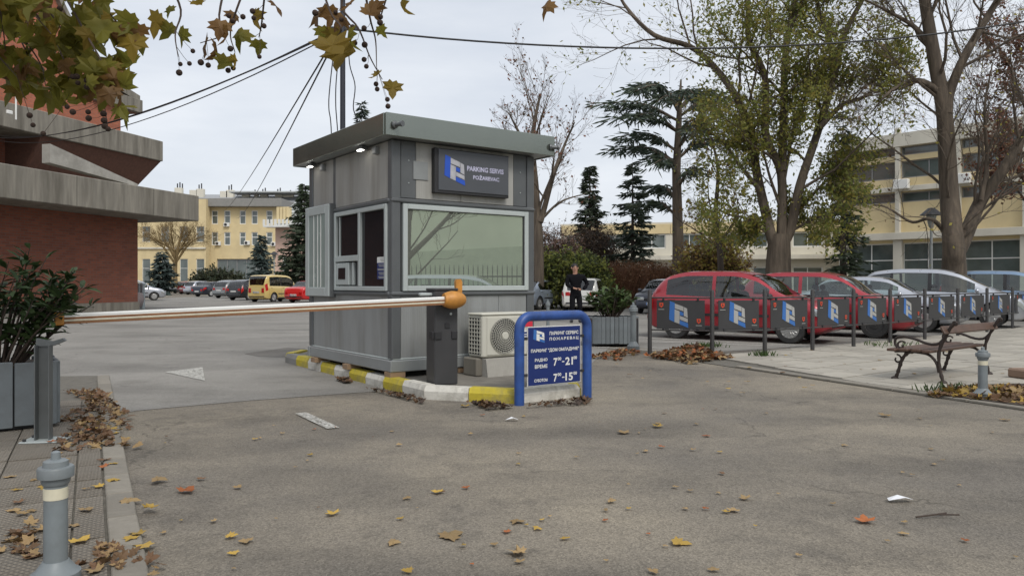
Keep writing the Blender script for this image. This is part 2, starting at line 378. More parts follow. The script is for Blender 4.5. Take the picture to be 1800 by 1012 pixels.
def clip(poly, p, n):
    o = []
    for i in range(len(poly)):
        a = Vector(poly[i]); b = Vector(poly[(i + 1) % len(poly)])
        da = (a - p).dot(n); db = (b - p).dot(n)
        if da >= 0: o.append(tuple(a))
        if (da >= 0) != (db >= 0): o.append(tuple(a + (b - a) * (da / (da - db))))
    return o
def paving(name, ax, ay, u, v, su, sv, rangeu, rangev, planes, top, mat, holder, gap=.012, stagger=.5):
    cnt = 0
    for j in range(*rangev):
        for i in range(*rangeu):
            off = (stagger if j % 2 else 0)
            c0 = Vector((ax, ay)) + u * ((i + off) * su) + v * (j * sv)
            q = [tuple(c0 + u * a + v * b) for a, b in ((gap / 2, gap / 2), (su - gap / 2, gap / 2), (su - gap / 2, sv - gap / 2), (gap / 2, sv - gap / 2))]
            for p, n in planes:
                if q: q = clip(q, p, n)
            if len(q) < 3: continue
            ar = abs(sum(q[k][0] * q[(k + 1) % len(q)][1] - q[(k + 1) % len(q)][0] * q[k][1] for k in range(len(q)))) / 2
            if ar < .006: continue
            cx = sum(p[0] for p in q) / len(q); cy = sum(p[1] for p in q) / len(q)
            mb = MB(); tz = top + rng.uniform(-.004, .004)
            mb.prism([(x - cx, y - cy) for x, y in q], -.03, tz)
            mb.build(name, mat, holder, loc=(cx, cy, 0)); cnt += 1
    return cnt
# right pavement, between fence and road
LD = Vector((.8, .6)); BD = Vector((.6, -.8))
e0, e1 = Vector(gxy(1290, 646)), Vector(gxy(1800, 722))
ed = (e1 - e0).normalized(); en = Vector((-ed.y, ed.x))
if en.dot(Vector((1, 0))) < 0: en = -en
f0, f1 = Vector((3.3, 12.85)), Vector((13.9, 20.9)); fd = (f1 - f0).normalized(); fn = Vector((fd.y, -fd.x))
pav = sheet('pavement', [tuple(e0), tuple(e0 - ed * .8), tuple(f0 - fd * .4 + fn * .05), tuple(f1 + fd * 12), tuple(Vector((24, 8))), tuple(e1 + ed * 4)], .008, mk('pavement_bed', (.13, .12, .1), .95, var=.3, scale=12, bump=.5))
n1 = paving('paving_slab', 4.0, 12.2, LD, BD, .62, .42, (-9, 25), (-9, 12), [(e0 + en * .16, en), (f0 + fn * .03, fn), (Vector((3.55, 12)), Vector((1, .3)).normalized()), (Vector((14.5, 12)), Vector((-1, 0)))], .03, SLAB, pav)
EDGE = mk('edging_grey', (.23, .21, .175), .9, var=.2, scale=5, bump=.4, objvar=.15, c2=(.15, .135, .11), c2amt=.8, c2scale=3)
L_ = (e1 - e0).length + 3
k = 0.0
while k < L_:
    c = e0 + ed * (k + .45) + en * .08
    mb = MB(); mb.box((0, 0, -.005), (.885, .14, .07), 0, .008); mb.build('edging_stone', EDGE, pav, loc=(c.x, c.y, 0), rz=math.atan2(ed.y, ed.x) + rng.uniform(-.006, .006)); k += .9
# soil bed by the right bollard
tag(sheet('planting_bed', [gxy(1640, 697), gxy(1700, 681), (6.1, 9.2), (9.5, 9.4), (9, 7.0), gxy(1800, 719)], .036, SOIL))
# left pavement of dimpled slabs
def dimple():
    m = mk('dimpled_slab', (.215, .19, .155), .9, var=.2, scale=4, objvar=.12, c2=(.13, .11, .085), c2amt=.6, c2scale=2.5)
    t = m.node_tree; n = t.nodes.new; L = t.links.new; b = t.nodes['Principled BSDF']
    tcn = n('ShaderNodeTexCoord'); sp = n('ShaderNodeSeparateXYZ'); L(tcn.outputs['Object'], sp.inputs[0])
    rot = n('ShaderNodeVectorRotate'); rot.rotation_type = 'Z_AXIS'; rot.inputs['Angle'].default_value = .47; L(tcn.outputs['Object'], rot.inputs['Vector']); L(rot.outputs[0], sp.inputs[0])
    a = []
    for ax in ('X', 'Y'):
        q = n('ShaderNodeMath'); q.operation = 'MULTIPLY'; q.inputs[1].default_value = 95 if ax == 'X' else 130; L(sp.outputs[ax], q.inputs[0])
        s_ = n('ShaderNodeMath'); s_.operation = 'SINE'; L(q.outputs[0], s_.inputs[0]); a.append(s_)
    mu = n('ShaderNodeMath'); mu.operation = 'MULTIPLY'; L(a[0].outputs[0], mu.inputs[0]); L(a[1].outputs[0], mu.inputs[1])
    ab = n('ShaderNodeMath'); ab.operation = 'ABSOLUTE'; L(mu.outputs[0], ab.inputs[0])
    bp = n('ShaderNodeBump'); bp.inputs['Strength'].default_value = 1; bp.inputs['Distance'].default_value = .012; L(ab.outputs[0], bp.inputs['Height']); L(bp.outputs[0], b.inputs['Normal'])
    return m
DIMP = dimple()
l0, l1 = Vector((-3.42, 6.6)), Vector((-.86, 2.0)); ld = (l1 - l0).normalized(); ln = Vector((ld.y, -ld.x))
if ln.x > 0: ln = -ln
lp = sheet('pavement', [tuple(l0 - ld * 4.2), tuple(l1 + ld * 2), (-9, -1), (-12, 9)], .006, mk('pavement_bed', (.1, .1, .1)))
paving('dimpled_slab', -2.95, 6.0, ld, ln, .42, .42, (-6, 12), (0, 12), [(l0 + ln * .16, ln), (Vector((-9, 2.0)), Vector((0, 1))), (Vector((-6.2, 0)), Vector((1, 0)))], .024, DIMP, lp, stagger=0)
EDGE = mk('edging_grey', (.25, .23, .195), .9, var=.2, scale=5, bump=.4, objvar=.15, c2=(.15, .135, .11), c2amt=.8, c2scale=3)
k = -3.8
while k < 5.6:
    c = l0 + ld * k + ln * .075
    mb = MB(); mb.box((0, 0, -.005), (.49, .14, .066), 0, .006); mb.build('edging_stone', EDGE, lp, loc=(c.x, c.y, 0), rz=math.atan2(ld.y, ld.x) + rng.uniform(-.01, .01)); k += .5
# kerb of the island
isl = [(-3.45, 13.1), (-3.584, 11.97), (-2.29, 10.10), (-.95, 8.17), (.03, 7.86), (.756, 8.36), (.74, 10.6), (-2.2, 13.6)]
island = tag(MB().prism([(lerp(x, -1.3, .03), lerp(y, 10.6, .03)) for x, y in isl], 0, .128).build('traffic_island', mk('island_paving', (.19, .175, .15), .9, var=.25, scale=4, bump=.5, c2=(.1, .09, .075), c2amt=.7), None), kind='structure')
def kerb_run(a, b, n, cols, h=.15):
    a = Vector(a); b = Vector(b); t = (b - a) / n; L = t.length; d = t.normalized(); nr = Vector((d.y, -d.x))
    for i in range(n):
        c = a + t * (i + .5) - nr * .07
        mb = MB(); hh = h + rng.uniform(-.012, .008)
        prof = [(-.07, 0), (.07, 0), (.072, hh * .62), (.045, hh), (-.07, hh)]
        m_ = Matrix(((0, 0, 1, 0), (1, 0, 0, 0), (0, 1, 0, 0), (0, 0, 0, 1)))      # profile (y, z) swept along x
        mb.prism([(-y, z) for y, z in prof], -L / 2 + .004, L / 2 - .004, m_)
        mb.build('kerb_stone', {'y': YELK, 'w': WHTK, 'g': GRYK}[cols[i % len(cols)]], island, loc=(c.x, c.y, 0), rz=math.atan2(d.y, d.x) + rng.uniform(-.012, .012))
kerb_run(isl[0], isl[1], 2, 'wy')
kerb_run(isl[1], isl[3], 9, 'gywywywyw'[::1])
kerb_run(isl[3], isl[4], 2, 'wy')
kerb_run(isl[4], isl[5], 1, 'w')
kerb_run(isl[5], isl[6], 3, 'yw')

# ------------------------------------------------------------------ buildings
def facade(mb, w, h, opens, depth=.18, z0=0.0):
    xs = sorted({0.0, w, *[o[0] for o in opens], *[o[1] for o in opens]}); zs = sorted({z0, h, *[o[2] for o in opens], *[o[3] for o in opens]})
    for i in range(len(xs) - 1):
        for j in range(len(zs) - 1):
            cx, cz = (xs[i] + xs[i + 1]) / 2, (zs[j] + zs[j + 1]) / 2
            if any(o[0] < cx < o[1] and o[2] < cz < o[3] for o in opens): continue
            mb.quad((xs[i], 0, zs[j]), (xs[i + 1], 0, zs[j]), (xs[i + 1], 0, zs[j + 1]), (xs[i], 0, zs[j + 1]))
    for a, b, c, d in opens:
        for p, q in (((a, c), (b, c)), ((b, c), (b, d)), ((b, d), (a, d)), ((a, d), (a, c))):
            mb.quad((p[0], 0, p[1]), (p[0], depth, p[1]), (q[0], depth, q[1]), (q[0], 0, q[1]))
def window(parent, a, b, c, d, y, frame=WHITE, fw_=.07, mull=1, trans=None, glass=None):
    mb = MB(); cx, cz = (a + b) / 2, (c + d) / 2
    for x in (a + fw_ / 2, b - fw_ / 2): mb.box((x, y, cz), (fw_, .06, d - c))
    for z in (c + fw_ / 2, d - fw_ / 2): mb.box((cx, y, z), (b - a - 2 * fw_, .056, fw_))
    for i in range(1, mull): mb.box((lerp(a, b, i / mull), y, cz), (fw_ * .8, .054, d - c - 2 * fw_))
    if trans: mb.box((cx, y, lerp(c, d, trans)), (b - a - 2 * fw_, .052, fw_ * .9))
    wo = mb.build('window', frame, parent)
    pn = MB(); pn.box((cx, y + .02, cz), (b - a - fw_, .012, d - c - fw_)); pn.build('pane', glass or GLASS, wo)
    return wo
def solid(mb, w, h, dep, z0=0):     # back and sides and top behind a facade at y=0
    mb.quad((0, 0, z0), (0, dep, z0), (0, dep, h), (0, 0, h)); mb.quad((w, 0, z0), (w, 0, h), (w, dep, h), (w, dep, z0))
    mb.quad((0, dep, z0), (w, dep, z0), (w, dep, h), (0, dep, h)); mb.quad((0, 0, h), (w, 0, h), (w, dep, h), (0, dep, h))

# brick culture hall on the left; local x runs away from the camera along the wall, y into the building
hd = Vector((.274, 1)).normalized(); hall_rz = math.atan2(hd.y, hd.x)
hall = thing('brick_hall', 'red brick hall with stepped raw concrete slabs at the far left', 'building', (-17.3, 35, 0), hall_rz)
hl = Matrix.Rotation(-hall_rz, 4, 'Z') @ Matrix.Translation((17.3, -35, 0))
def hloc(v): return hl @ Vector(v)
mb = MB(); mb.box((-14, 9, 2.2), (28, 18, 4.4)); mb.build('ground_floor_wall', BRICK, hall)
mb = MB(); mb.box((-14, -.03, .2), (28.05, .1, .4)); mb.build('plinth', CONC, hall)
def slab_part(name, px0, px1, dd1, zb, zt, back, mat=CONC, under=None, over_front=0):
    # front face runs along local x at the local y of its near tip
    tip = hloc(P(px1, HZ, dd1)); y = tip.y; x1 = tip.x
    mb = MB(); mb.box((x1 - 15, y + back / 2, (zb + zt) / 2), (30, back, zt - zb), 0, .03)
    o = mb.build(name, mat, hall); return x1, y
x1, y1 = slab_part('concrete_slab', 0, 350, 36, 4.2, 5.4, 16)
for i in range(3):
    mb = MB(); mb.box((x1 - 3 - i * 4.1, y1 - .004, 4.8), (.012, .012, 1.14)); mb.build('shutter_joint', mk('joint_dark', (.1, .095, .08), .9), hall)
x2, y2 = slab_part('concrete_slab', 0, 287, 38, 7.36, 8.36, 14)
mb = MB(); mb.box((x2 - 17.5, y2 + 8, 6.2), (30, 12, 2.4)); mb.build('upper_wall', BRICK, hall)
# sloping soffit wedge under the second slab, brick faced
mb = MB(); A = [(x2 - .05, y2 + .1, 7.36), (x2 - 1.3, y2 + 1.0, 5.5), (x2 - 7, y2 + 1.0, 5.5), (x2 - 7, y2 + .1, 7.36)]
B = [(p[0], p[1] + 6, p[2]) for p in A]
mb.add(A + B, [(0, 1, 2, 3), (7, 6, 5, 4), (0, 4, 5, 1), (1, 5, 6, 2), (3, 2, 6, 7), (0, 3, 7, 4)]); mb.build('soffit_wedge', mk('brown_brick', (.1, .045, .03), .9, var=.25, scale=8), hall)
# slanting parapet between the slabs
mb = MB(); a0 = hloc(P(88, 286, 30)); a1 = hloc(P(242, 328, 34.5))
mb.add([(a0.x, a0.y, a0.z), (a1.x, a1.y, a1.z), (a1.x, a1.y, a1.z + .12), (a0.x, a0.y, a0.z + .75), (a0.x, a0.y + .4, a0.z), (a1.x, a1.y + .4, a1.z), (a1.x, a1.y + .4, a1.z + .12), (a0.x, a0.y + .4, a0.z + .75)],
       [(0, 1, 2, 3), (7, 6, 5, 4), (3, 2, 6, 7), (0, 3, 7, 4), (1, 5, 6, 2), (0, 4, 5, 1)]); mb.build('slanting_parapet', CONC2, hall)
mb = MB(); b0 = hloc(P(0, 300, 30)); b1 = hloc(P(88, 305, 33)); mb.add([(b0.x - 4, b0.y, 5.4), (b1.x, b1.y, 5.4), (b0.x - 4, b0.y, 6.3), (b0.x - 4, b0.y + 3, 5.4), (b1.x, b1.y + 3, 5.4), (b0.x - 4, b0.y + 3, 6.3)], [(0, 1, 2), (5, 4, 3), (0, 3, 4, 1), (1, 4, 5, 2), (0, 2, 5, 3)]); mb.build('felt_roof', ROOFM, hall)
# brick tower with a swept concrete eave
t0 = hloc(P(212, HZ, 42)); tx, ty = t0.x, t0.y
ezt = P(247, 172, 42.5).z; ezb = P(247, 195, 42.5).z
mb = MB(); mb.box((tx - 12, ty + 6, 8), (24, 12, 9.2)); mb.build('tower_wall', BRICK2, hall)
prof = [(tx + 1.3, ezb), (tx + 1.3, ezt), (tx - .2, ezt + .35), (tx - 1.6, ezt + 1.1), (tx - 3, ezt + 2.3), (tx - 4.2, ezt + 3.9), (tx - 5.2, ezt + 6), (tx - 26, ezt + 6), (tx - 26, ezb)]
mb = MB(); n_ = len(prof)
mb.add([(x, ty + .1, z) for x, z in prof] + [(x, ty + 12, z) for x, z in prof], [tuple(range(n_)), tuple(range(n_, 2 * n_))[::-1]] + [(i, (i + 1) % n_, n_ + (i + 1) % n_, n_ + i) for i in range(n_)])
mb.build('tower_upper_wall', BRICK2, hall)
mb = MB()
for i in range(1, 7):
    (xa, za), (xb, zb_) = prof[i - 1] if i > 1 else prof[1], prof[i]
    if i == 1: continue
    mb.add([(xa, ty - .15, za - .1), (xb, ty - .15, zb_ - .1), (xb, ty - .15, zb_ + .28), (xa, ty - .15, za + .28), (xa, ty + 12, za - .1), (xb, ty + 12, zb_ - .1), (xb, ty + 12, zb_ + .28), (xa, ty + 12, za + .28)],
           [(0, 1, 2, 3), (7, 6, 5, 4), (3, 2, 6, 7), (0, 4, 5, 1), (0, 3, 7, 4), (1, 5, 6, 2)])
mb.build('swept_eave', CONC, hall)
mb = MB(); mb.box((tx - .3, ty + 5.9, (ezt + ezb) / 2 + .03), (3.4, 12.3, ezt - ezb), 0, .02); mb.build('eave_slab', CONC, hall)

cp_ = hloc(P(28, 232, 28)); mb = MB(); mb.tube([(cp_.x, cp_.y, 7.3), (cp_.x, cp_.y, 8.75)], .03, 8); cpo = mb.build('camera_mast', WHITE, hall)
mb = MB(); mb.box((cp_.x - .02, cp_.y - .12, 8.78), (.16, .34, .13), 0, .03); mb.build('security_camera', WHITE, cpo)
mb = MB(); mb.box((cp_.x - .3, cp_.y - .04, 7.5), (.22, .1, .14), 0, .02); mb.build('junction_box', WHITE, cpo)
# far yellow block; facade faces the camera
def block(name, label, loc, rz, w, h, dep, opens, mat, frame=WHITE, mull=1, trans=.62, roof=None):
    t = thing(name, label, 'building', loc, rz)
    mb = MB(); facade(mb, w, h, opens); solid(mb, w, h, dep); mb.build('wall', mat, t, fix=False)
    for o in opens: window(t, *o, .13, frame, mull=mull, trans=trans)
    return t
D = 115.0
xl = P(358, 0, D).x; xr = P(492, 0, D).x; zt = P(0, 364, D).z
ops = []
for px in (372, 394, 421, 442, 468):
    a = P(px, 0, D).x - xl; ops += [(a, a + .95, P(0, 394, D).z, P(0, 370, D).z), (a, a + .95, P(0, 431, D).z, P(0, 408, D).z)]
ops += [(2.0, 9.4, .4, P(0, 455, D).z)]
yb = thing('yellow_block', 'yellow office block with grey flat eave seen past the brick hall', 'building', (xl, D, 0), 0)
mb = MB(); facade(mb, xr - xl, zt, ops, .4); solid(mb, xr - xl, zt, 14); mb.build('wall', YELW, yb, fix=False)
for o in ops[:-1]: window(yb, *o, .13, WHITE, .12, trans=.62)
window(yb, *ops[-1], .3, mk('grey_frame', (.25, .25, .25)), .12, mull=5)
mb = MB(); mb.box(((xr - xl) / 2, 6, zt + .6), (xr - xl + 1.2, 14.5, 1.25), 0, .05); mb.build('eave', mk('grey_eave', (.24, .235, .22), .8), yb)
for px, py in ((399, 395), (384, 428), (435, 427), (482, 429)):
    q = P(px, py, D); mb = MB(); mb.box((q.x - xl, -.18, q.z), (.85, .34, .6), 0, .03); a_ = mb.build('air_conditioner', WHITE, yb)
    M_ = Matrix.Translation((q.x - xl - .1, -.36, q.z)) @ Matrix.Rotation(R(90), 4, 'X')
    mb = MB(); mb.lathe([(.22, 0), (.22, .015)], 14, (0, 0, 0), None); mb.v = [tuple(M_ @ Vector(p)) for p in mb.v]; mb.build('fan_grille', BLACK, a_)
# left wing, a little nearer
D2 = 113.0; xa = P(236, 0, D2).x; xb = P(362, 0, D2).x; z2 = P(0, 350, D2).z
ops = []
for px in (250, 283, 316, 345):
    a = P(px, 0, D2).x - xa; ops += [(a, a + 1.2, P(0, 425, D2).z, P(0, 398, D2).z), (a, a + 1.2, 1.2, P(0, 455, D2).z)]
block('yellow_wing', 'pale yellow building wing behind the bare golden tree', (xa, D2, 0), 0, xb - xa, z2, 1.5, ops, YELW)
wing = [o for o in col.objects if o.name == 'yellow_wing'][0]
mb = MB(); mb.box(((xb - xa) / 2, -.1, P(0, 436, D2).z), (xb - xa, .3, .25)); mb.build('string_course', CRMW, wing)
# pink building with mansard
D3 = 92.0; pa = P(484, 0, D3).x; pb = P(560, 0, D3).x; ze = P(0, 400, D3).z; zr = P(0, 352, D3).z
pk = thing('pink_building', 'pink building with pale mansard roof and white balcony behind spruce', 'building', (pa, D3, 0), R(-8))
ops = [(3.2, 3.9, 2.4, 4.6), (.9, 1.5, 2.4, 4.6)]
mb = MB(); facade(mb, pb - pa, ze, ops); solid(mb, pb - pa, ze, 10); mb.build('wall', PINKW, pk, fix=False)
for o in ops: window(pk, *o, .13, WHITE, .1)
mb = MB(); w_ = pb - pa
mb.add([(-.3, -.3, ze), (w_, -.3, ze), (w_, 3, zr), (1.6, 2.0, zr), (-.3, 10, ze), (w_, 10, ze), (w_, 7, zr), (1.6, 7, zr)], [(0, 1, 2, 3), (4, 7, 6, 5), (0, 3, 7, 4), (3, 2, 6, 7), (1, 5, 6, 2)])
mb.build('mansard_roof', mk('pale_roof', (.42, .44, .44), .5, var=.1, scale=1), pk)
for i, px in enumerate((489, 495, 501, 507)):
    q = P(px, 0, D3).x - pa; mb = MB(); mb.box((q, .35, ze + 1.5), (.34, .8, 2.0)); dm = mb.build('dormer', YELW, pk)
mb = MB(); mb.box((1.5, -.9, ze + .05), (4.6, 1.4, .2))
mb.build('balcony_floor', WHITE, pk)
for i in range(10):
    mb = MB(); mb.box((-.7 + i * .48, -1.55, ze + .5), (.3, .08, .75)); mb.build('baluster', WHITE, pk)
# long grey roof with chimneys further back
D4 = 150.0; ra = P(225, 0, D4).x; rb = P(575, 0, D4).x; rz0 = P(0, 356, D4).z; rz1 = P(0, 341, D4).z
rf = thing('chimney_block', 'long grey metal roof lined with white chimneys behind the yellow block', 'building', (ra, D4, 0), 0)
mb = MB(); mb.box(((rb - ra) / 2, 6, rz0 / 2), (rb - ra, 12, rz0)); mb.build('wall', CRMW, rf)
mb = MB(); W_ = rb - ra
mb.add([(-.5, -.5, rz0), (W_ + .5, -.5, rz0), (W_ + .5, 6, rz1 + .6), (-.5, 6, rz1 + .6), (-.5, 12.5, rz0), (W_ + .5, 12.5, rz0)], [(0, 1, 2, 3), (3, 2, 5, 4), (0, 3, 4), (1, 5, 2)]); mb.build('roof', ROOFM, rf)
for px, top, pots in ((299, 326, 3), (326, 330, 0), (338, 328, 2), (381, 332, 0), (392, 330, 2), (420, 336, 0), (439, 337, 1), (453, 336, 2), (480, 336, 2), (494, 339, 0), (503, 338, 1), (530, 334, 2)):
    q = P(px, top, D4); wd = 1.5 if pots != 1 else .7
    mb = MB(); mb.box((q.x - ra, 4, (q.z + rz1 - 1) / 2), (wd, .9, q.z - rz1 + 1), 0, .03); c_ = mb.build('chimney', CRMW, rf)
    for i in range(pots):
        mb = MB(); mb.tube([(q.x - ra - .3 + i * .5, 4, q.z), (q.x - ra - .3 + i * .5, 4, q.z + .9 + .25 * (i % 2))], .13, 8); mb.build('flue', IRON, c_)
mb = MB(); mb.box((P(470, 0, D4).x - ra, 2, rz1 + .4), (15, 5, .25)); mb.build('roof_canopy', mk('pale_roof', (.4, .4, .4)), rf)

# right yellow building with white grid
qd = Vector((.67, -.743)).normalized(); q_rz = math.atan2(qd.y, qd.x)
org = Vector((22.6, 47.0)) - qd * 2.2
yr = thing('yellow_grid_building', 'three storey yellow building with white concrete grid behind the forked tree', 'building', (org.x, org.y, 0), q_rz)
WB, HB, bay = 34.0, 10.2, 3.3
ops = []; ng = 10
for i in range(ng):
    x = .25 + i * bay
    ops += [(x + .2, x + bay - .25, .45, 3.7), (x + .12, x + bay - .12, 6.15, 6.75), (x + .12, x + bay - .12, 7.6, 8.65), (x + .12, x + bay - .12, 8.98, 9.5)]
mb = MB(); facade(mb, WB, HB, ops, .25); solid(mb, WB, HB, 14); mb.build('wall', YELW, yr, fix=False)
for i, o in enumerate(ops):
    window(yr, *o, .16, WHITE if i % 4 == 0 else mk('grey_frame', (.25, .25, .25)), .07, mull=2 if i % 4 < 3 else 1, trans=.68 if i % 4 == 0 else None)
for i in range(ng + 1):
    mb = MB(); mb.box((.25 + i * bay, -.12, 5.1 + 2.3), (.26, .3, 6.5), 0, .01); mb.build('pilaster', CRMW, yr)
    mb = MB(); mb.box((.25 + i * bay, -.06, 2.0), (.5, .4, 4.0), 0, .01); mb.build('column', CRMW, yr)
for z, hh, pr in ((4.1, .42, .5), (6.95, .3, .26), (9.9, .8, .34)):
    mb = MB(); mb.box((WB / 2, -pr / 2 + .02, z), (WB + .1, pr, hh), 0, .01); mb.build('white_band', CRMW, yr)
for i in range(5):
    mb = MB(); x = .25 + (i + (1, 2, 4, 6, 7)[i] - i) * bay + .3
    mb.box((x, -.42, (7.2, 7.2, 3.0, 7.2, 3.0)[i]), (.85, .35, .58), 0, .03); mb.build('air_conditioner', WHITE, yr)
# low building in the middle, behind the trees
od = Vector((.97, -.24)).normalized(); o_rz = math.atan2(od.y, od.x)
ol = P(985, 0, 66); lw = thing('low_building', 'low two storey cream and yellow building behind the cedar', 'building', (ol.x, 66, 0), o_rz)
ops = []
for i in range(9):
    x = .5 + i * 3.1; ops += [(x, x + 2.3, .5, 2.6), (x, x + 2.3, 4.2, 5.4)]
mb = MB(); facade(mb, 29, 6.4, ops); solid(mb, 29, 6.4, 10); mb.build('wall', CRMW, lw, fix=False)
for i, o in enumerate(ops): window(lw, *o, .12, WHITE, .09, mull=2, trans=.65 if i % 2 == 0 else None)
for i in range(9):
    mb = MB(); mb.box((.5 + i * 3.1 + 1.15, -.04, 5.85), (3.06, .1, .8)); mb.build('yellow_panel', YELW, lw)
mb = MB(); mb.box((14.5, -.3, 3.4), (29.4, .8, .35)); mb.build('canopy_band', CRMW, lw)
# pale hall across the street on the right, mirrored in the booth window
pl = thing('pale_green_hall', 'pale green rendered wall mirrored in the large booth window', 'building', (17, -12, 0), R(84))
mb = MB(); mb.box((13, -3, 2.9), (26, 6, 5.8)); mb.build('wall', mk('pale_green_render', (.66, .70, .55), .85, var=.1, scale=.5), pl)
mb = MB(); mb.box((13, -3, 5.95), (26.6, 6.6, .3)); mb.build('eave', CRMW, pl)
mb = MB(); mb.add([(0, .03, 0), (26, .03, 0), (26, .03, 3.1), (0, .03, 2.0), (0, -.5, 0), (26, -.5, 0), (26, -.5, 3.1), (0, -.5, 2.0)], [(0, 1, 2, 3), (4, 7, 6, 5), (3, 2, 6, 7)]); mb.build('lower_wall', mk('green_dado', (.5, .55, .42), .85, var=.1), pl)
fe = thing('iron_railing', 'spiked iron railing mirrored in the booth window', 'fence', (15, -9, 0), R(84))
mb = MB()
for z in (.3, 1.5): mb.box((10, 0, z), (20, .04, .05))
mb.build('rail', IRON, fe)
b_ = MB(); b_.tube([(0, 0, 0), (0, 0, 1.8), (0, 0, 1.95)], [.016, .016, .002], 6); b0_ = b_.build('bar', IRON, fe)
for i in range(1, 110): o_ = b0_.copy(); col.objects.link(o_); o_.location = (i * .18, 0, 0)
# ------------------------------------------------------------------ kiosk
def ribbed(name, base, pitch=.03):
    m = mk(name, base, .42, metal=.1, var=.16, scale=2.5, c2=(base[0] * .55, base[1] * .52, base[2] * .46), c2amt=.55, c2scale=3.2, streak=True)
    t = m.node_tree; n = t.nodes.new; L = t.links.new; b = t.nodes['Principled BSDF']
    tcn = n('ShaderNodeTexCoord'); sp = n('ShaderNodeSeparateXYZ'); ad = n('ShaderNodeMath'); L(tcn.outputs['Object'], sp.inputs[0]); L(sp.outputs['X'], ad.inputs[0]); L(sp.outputs['Y'], ad.inputs[1])
    mu = n('ShaderNodeMath'); mu.operation = 'MULTIPLY'; mu.inputs[1].default_value = 1 / pitch; L(ad.outputs[0], mu.inputs[0])
    fr = n('ShaderNodeMath'); fr.operation = 'FRACT'; L(mu.outputs[0], fr.inputs[0])
    gt = n('ShaderNodeMapRange'); gt.inputs['From Min'].default_value = .06; gt.inputs['From Max'].default_value = .14; L(fr.outputs[0], gt.inputs['Value'])
    bp = n('ShaderNodeBump'); bp.inputs['Strength'].default_value = .5; bp.inputs['Distance'].default_value = .003; 
    dn = n('ShaderNodeTexNoise'); dn.inputs['Scale'].default_value = 2.2; L(tcn.outputs['Object'], dn.inputs['Vector']); am = n('ShaderNodeMath'); am.operation = 'MULTIPLY_ADD'; am.inputs[1].default_value = 5.0; L(dn.outputs[0], am.inputs[0]); L(gt.outputs[0], am.inputs[2]); L(am.outputs[0], bp.inputs['Height']); L(bp.outputs[0], b.inputs['Normal'])
    return m
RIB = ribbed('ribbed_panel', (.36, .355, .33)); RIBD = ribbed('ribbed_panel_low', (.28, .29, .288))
booth = thing('parking_kiosk', 'grey sandwich panel parking kiosk with flat overhanging roof on the island', 'kiosk', (-1.407, 8.96, 0), math.atan2(.5914, .8064))
BW, BL, ZB, ZT = 2.067, 2.546, .20, 2.96
def bp_(name, mat, c, s, ch=.006, parent=booth, smooth=None):
    mb = MB(); mb.box(c, s, 0, ch); return mb.build(name, mat, parent, smooth)
bp_('core', TRIM, (BW / 2, BL / 2, 1.62), (BW - .1, BL - .1, 2.66))
# steel base frame with lip
for nm, c, s in (('base_frame', (BW / 2, -.0, .27), (BW + .1, .08, .14)), ('base_frame', (BW / 2, BL, .27), (BW + .1, .08, .14)), ('base_frame', (0, BL / 2, .27), (.08, BL - .085, .14)), ('base_frame', (BW, BL / 2, .27), (.08, BL - .085, .14))): bp_(nm, PANEL, c, s, .01)
mb = MB(); mb.box((BW / 2, -.0, .352), (BW + .04, .05, .02), 0, .006); mb.box((0, BL / 2, .352), (.05, BL - .06, .02), 0, .006); mb.build('base_lip', ALU, booth)
for x, y in ((.05, .05), (.02, 2.3), (1.9, .1), (1.0, .06), (.02, 1.2), (1.9, 2.4)): bp_('timber_block', mk('timber', (.3, .2, .12), .8, var=.25), (x, y, .165), (.2, .16, .07), .004)
# corner posts
for x, y in ((0, 0), (BW, 0), (0, BL), (BW, BL)):
    bp_('corner_post', TRIM, (x + (.03 if x == 0 else -.03), y + (.03 if y == 0 else -.03), 1.65), (.12, .12, 2.6), .012)
# panels: right face (y = 0)
def rpanel(x0, x1, z0, z1, mat): bp_('wall_panel', mat, ((x0 + x1) / 2, .012, (z0 + z1) / 2), (x1 - x0 - .004, .05, z1 - z0), .004)
def lpanel(y0, y1, z0, z1, mat): bp_('wall_panel', mat, (.012, (y0 + y1) / 2, (z0 + z1) / 2), (.05, y1 - y0 - .004, z1 - z0), .004)
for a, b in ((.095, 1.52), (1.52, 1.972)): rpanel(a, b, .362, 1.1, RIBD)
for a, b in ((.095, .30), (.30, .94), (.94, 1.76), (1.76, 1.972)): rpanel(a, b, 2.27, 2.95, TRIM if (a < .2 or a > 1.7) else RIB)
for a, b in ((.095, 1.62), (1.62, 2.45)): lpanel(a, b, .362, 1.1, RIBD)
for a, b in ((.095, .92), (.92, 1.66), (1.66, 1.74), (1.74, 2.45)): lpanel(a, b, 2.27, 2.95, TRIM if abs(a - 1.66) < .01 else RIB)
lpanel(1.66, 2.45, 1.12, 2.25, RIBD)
# ledges above and below the windows
for z in (2.235, 1.125):
    bp_('ledge', TRIM, (BW / 2, -.012, z), (BW + .07, .07, .055), .018)
    bp_('ledge', TRIM, (-.012, BL / 2 + .02, z), (.07, BL - .02, .055), .018)
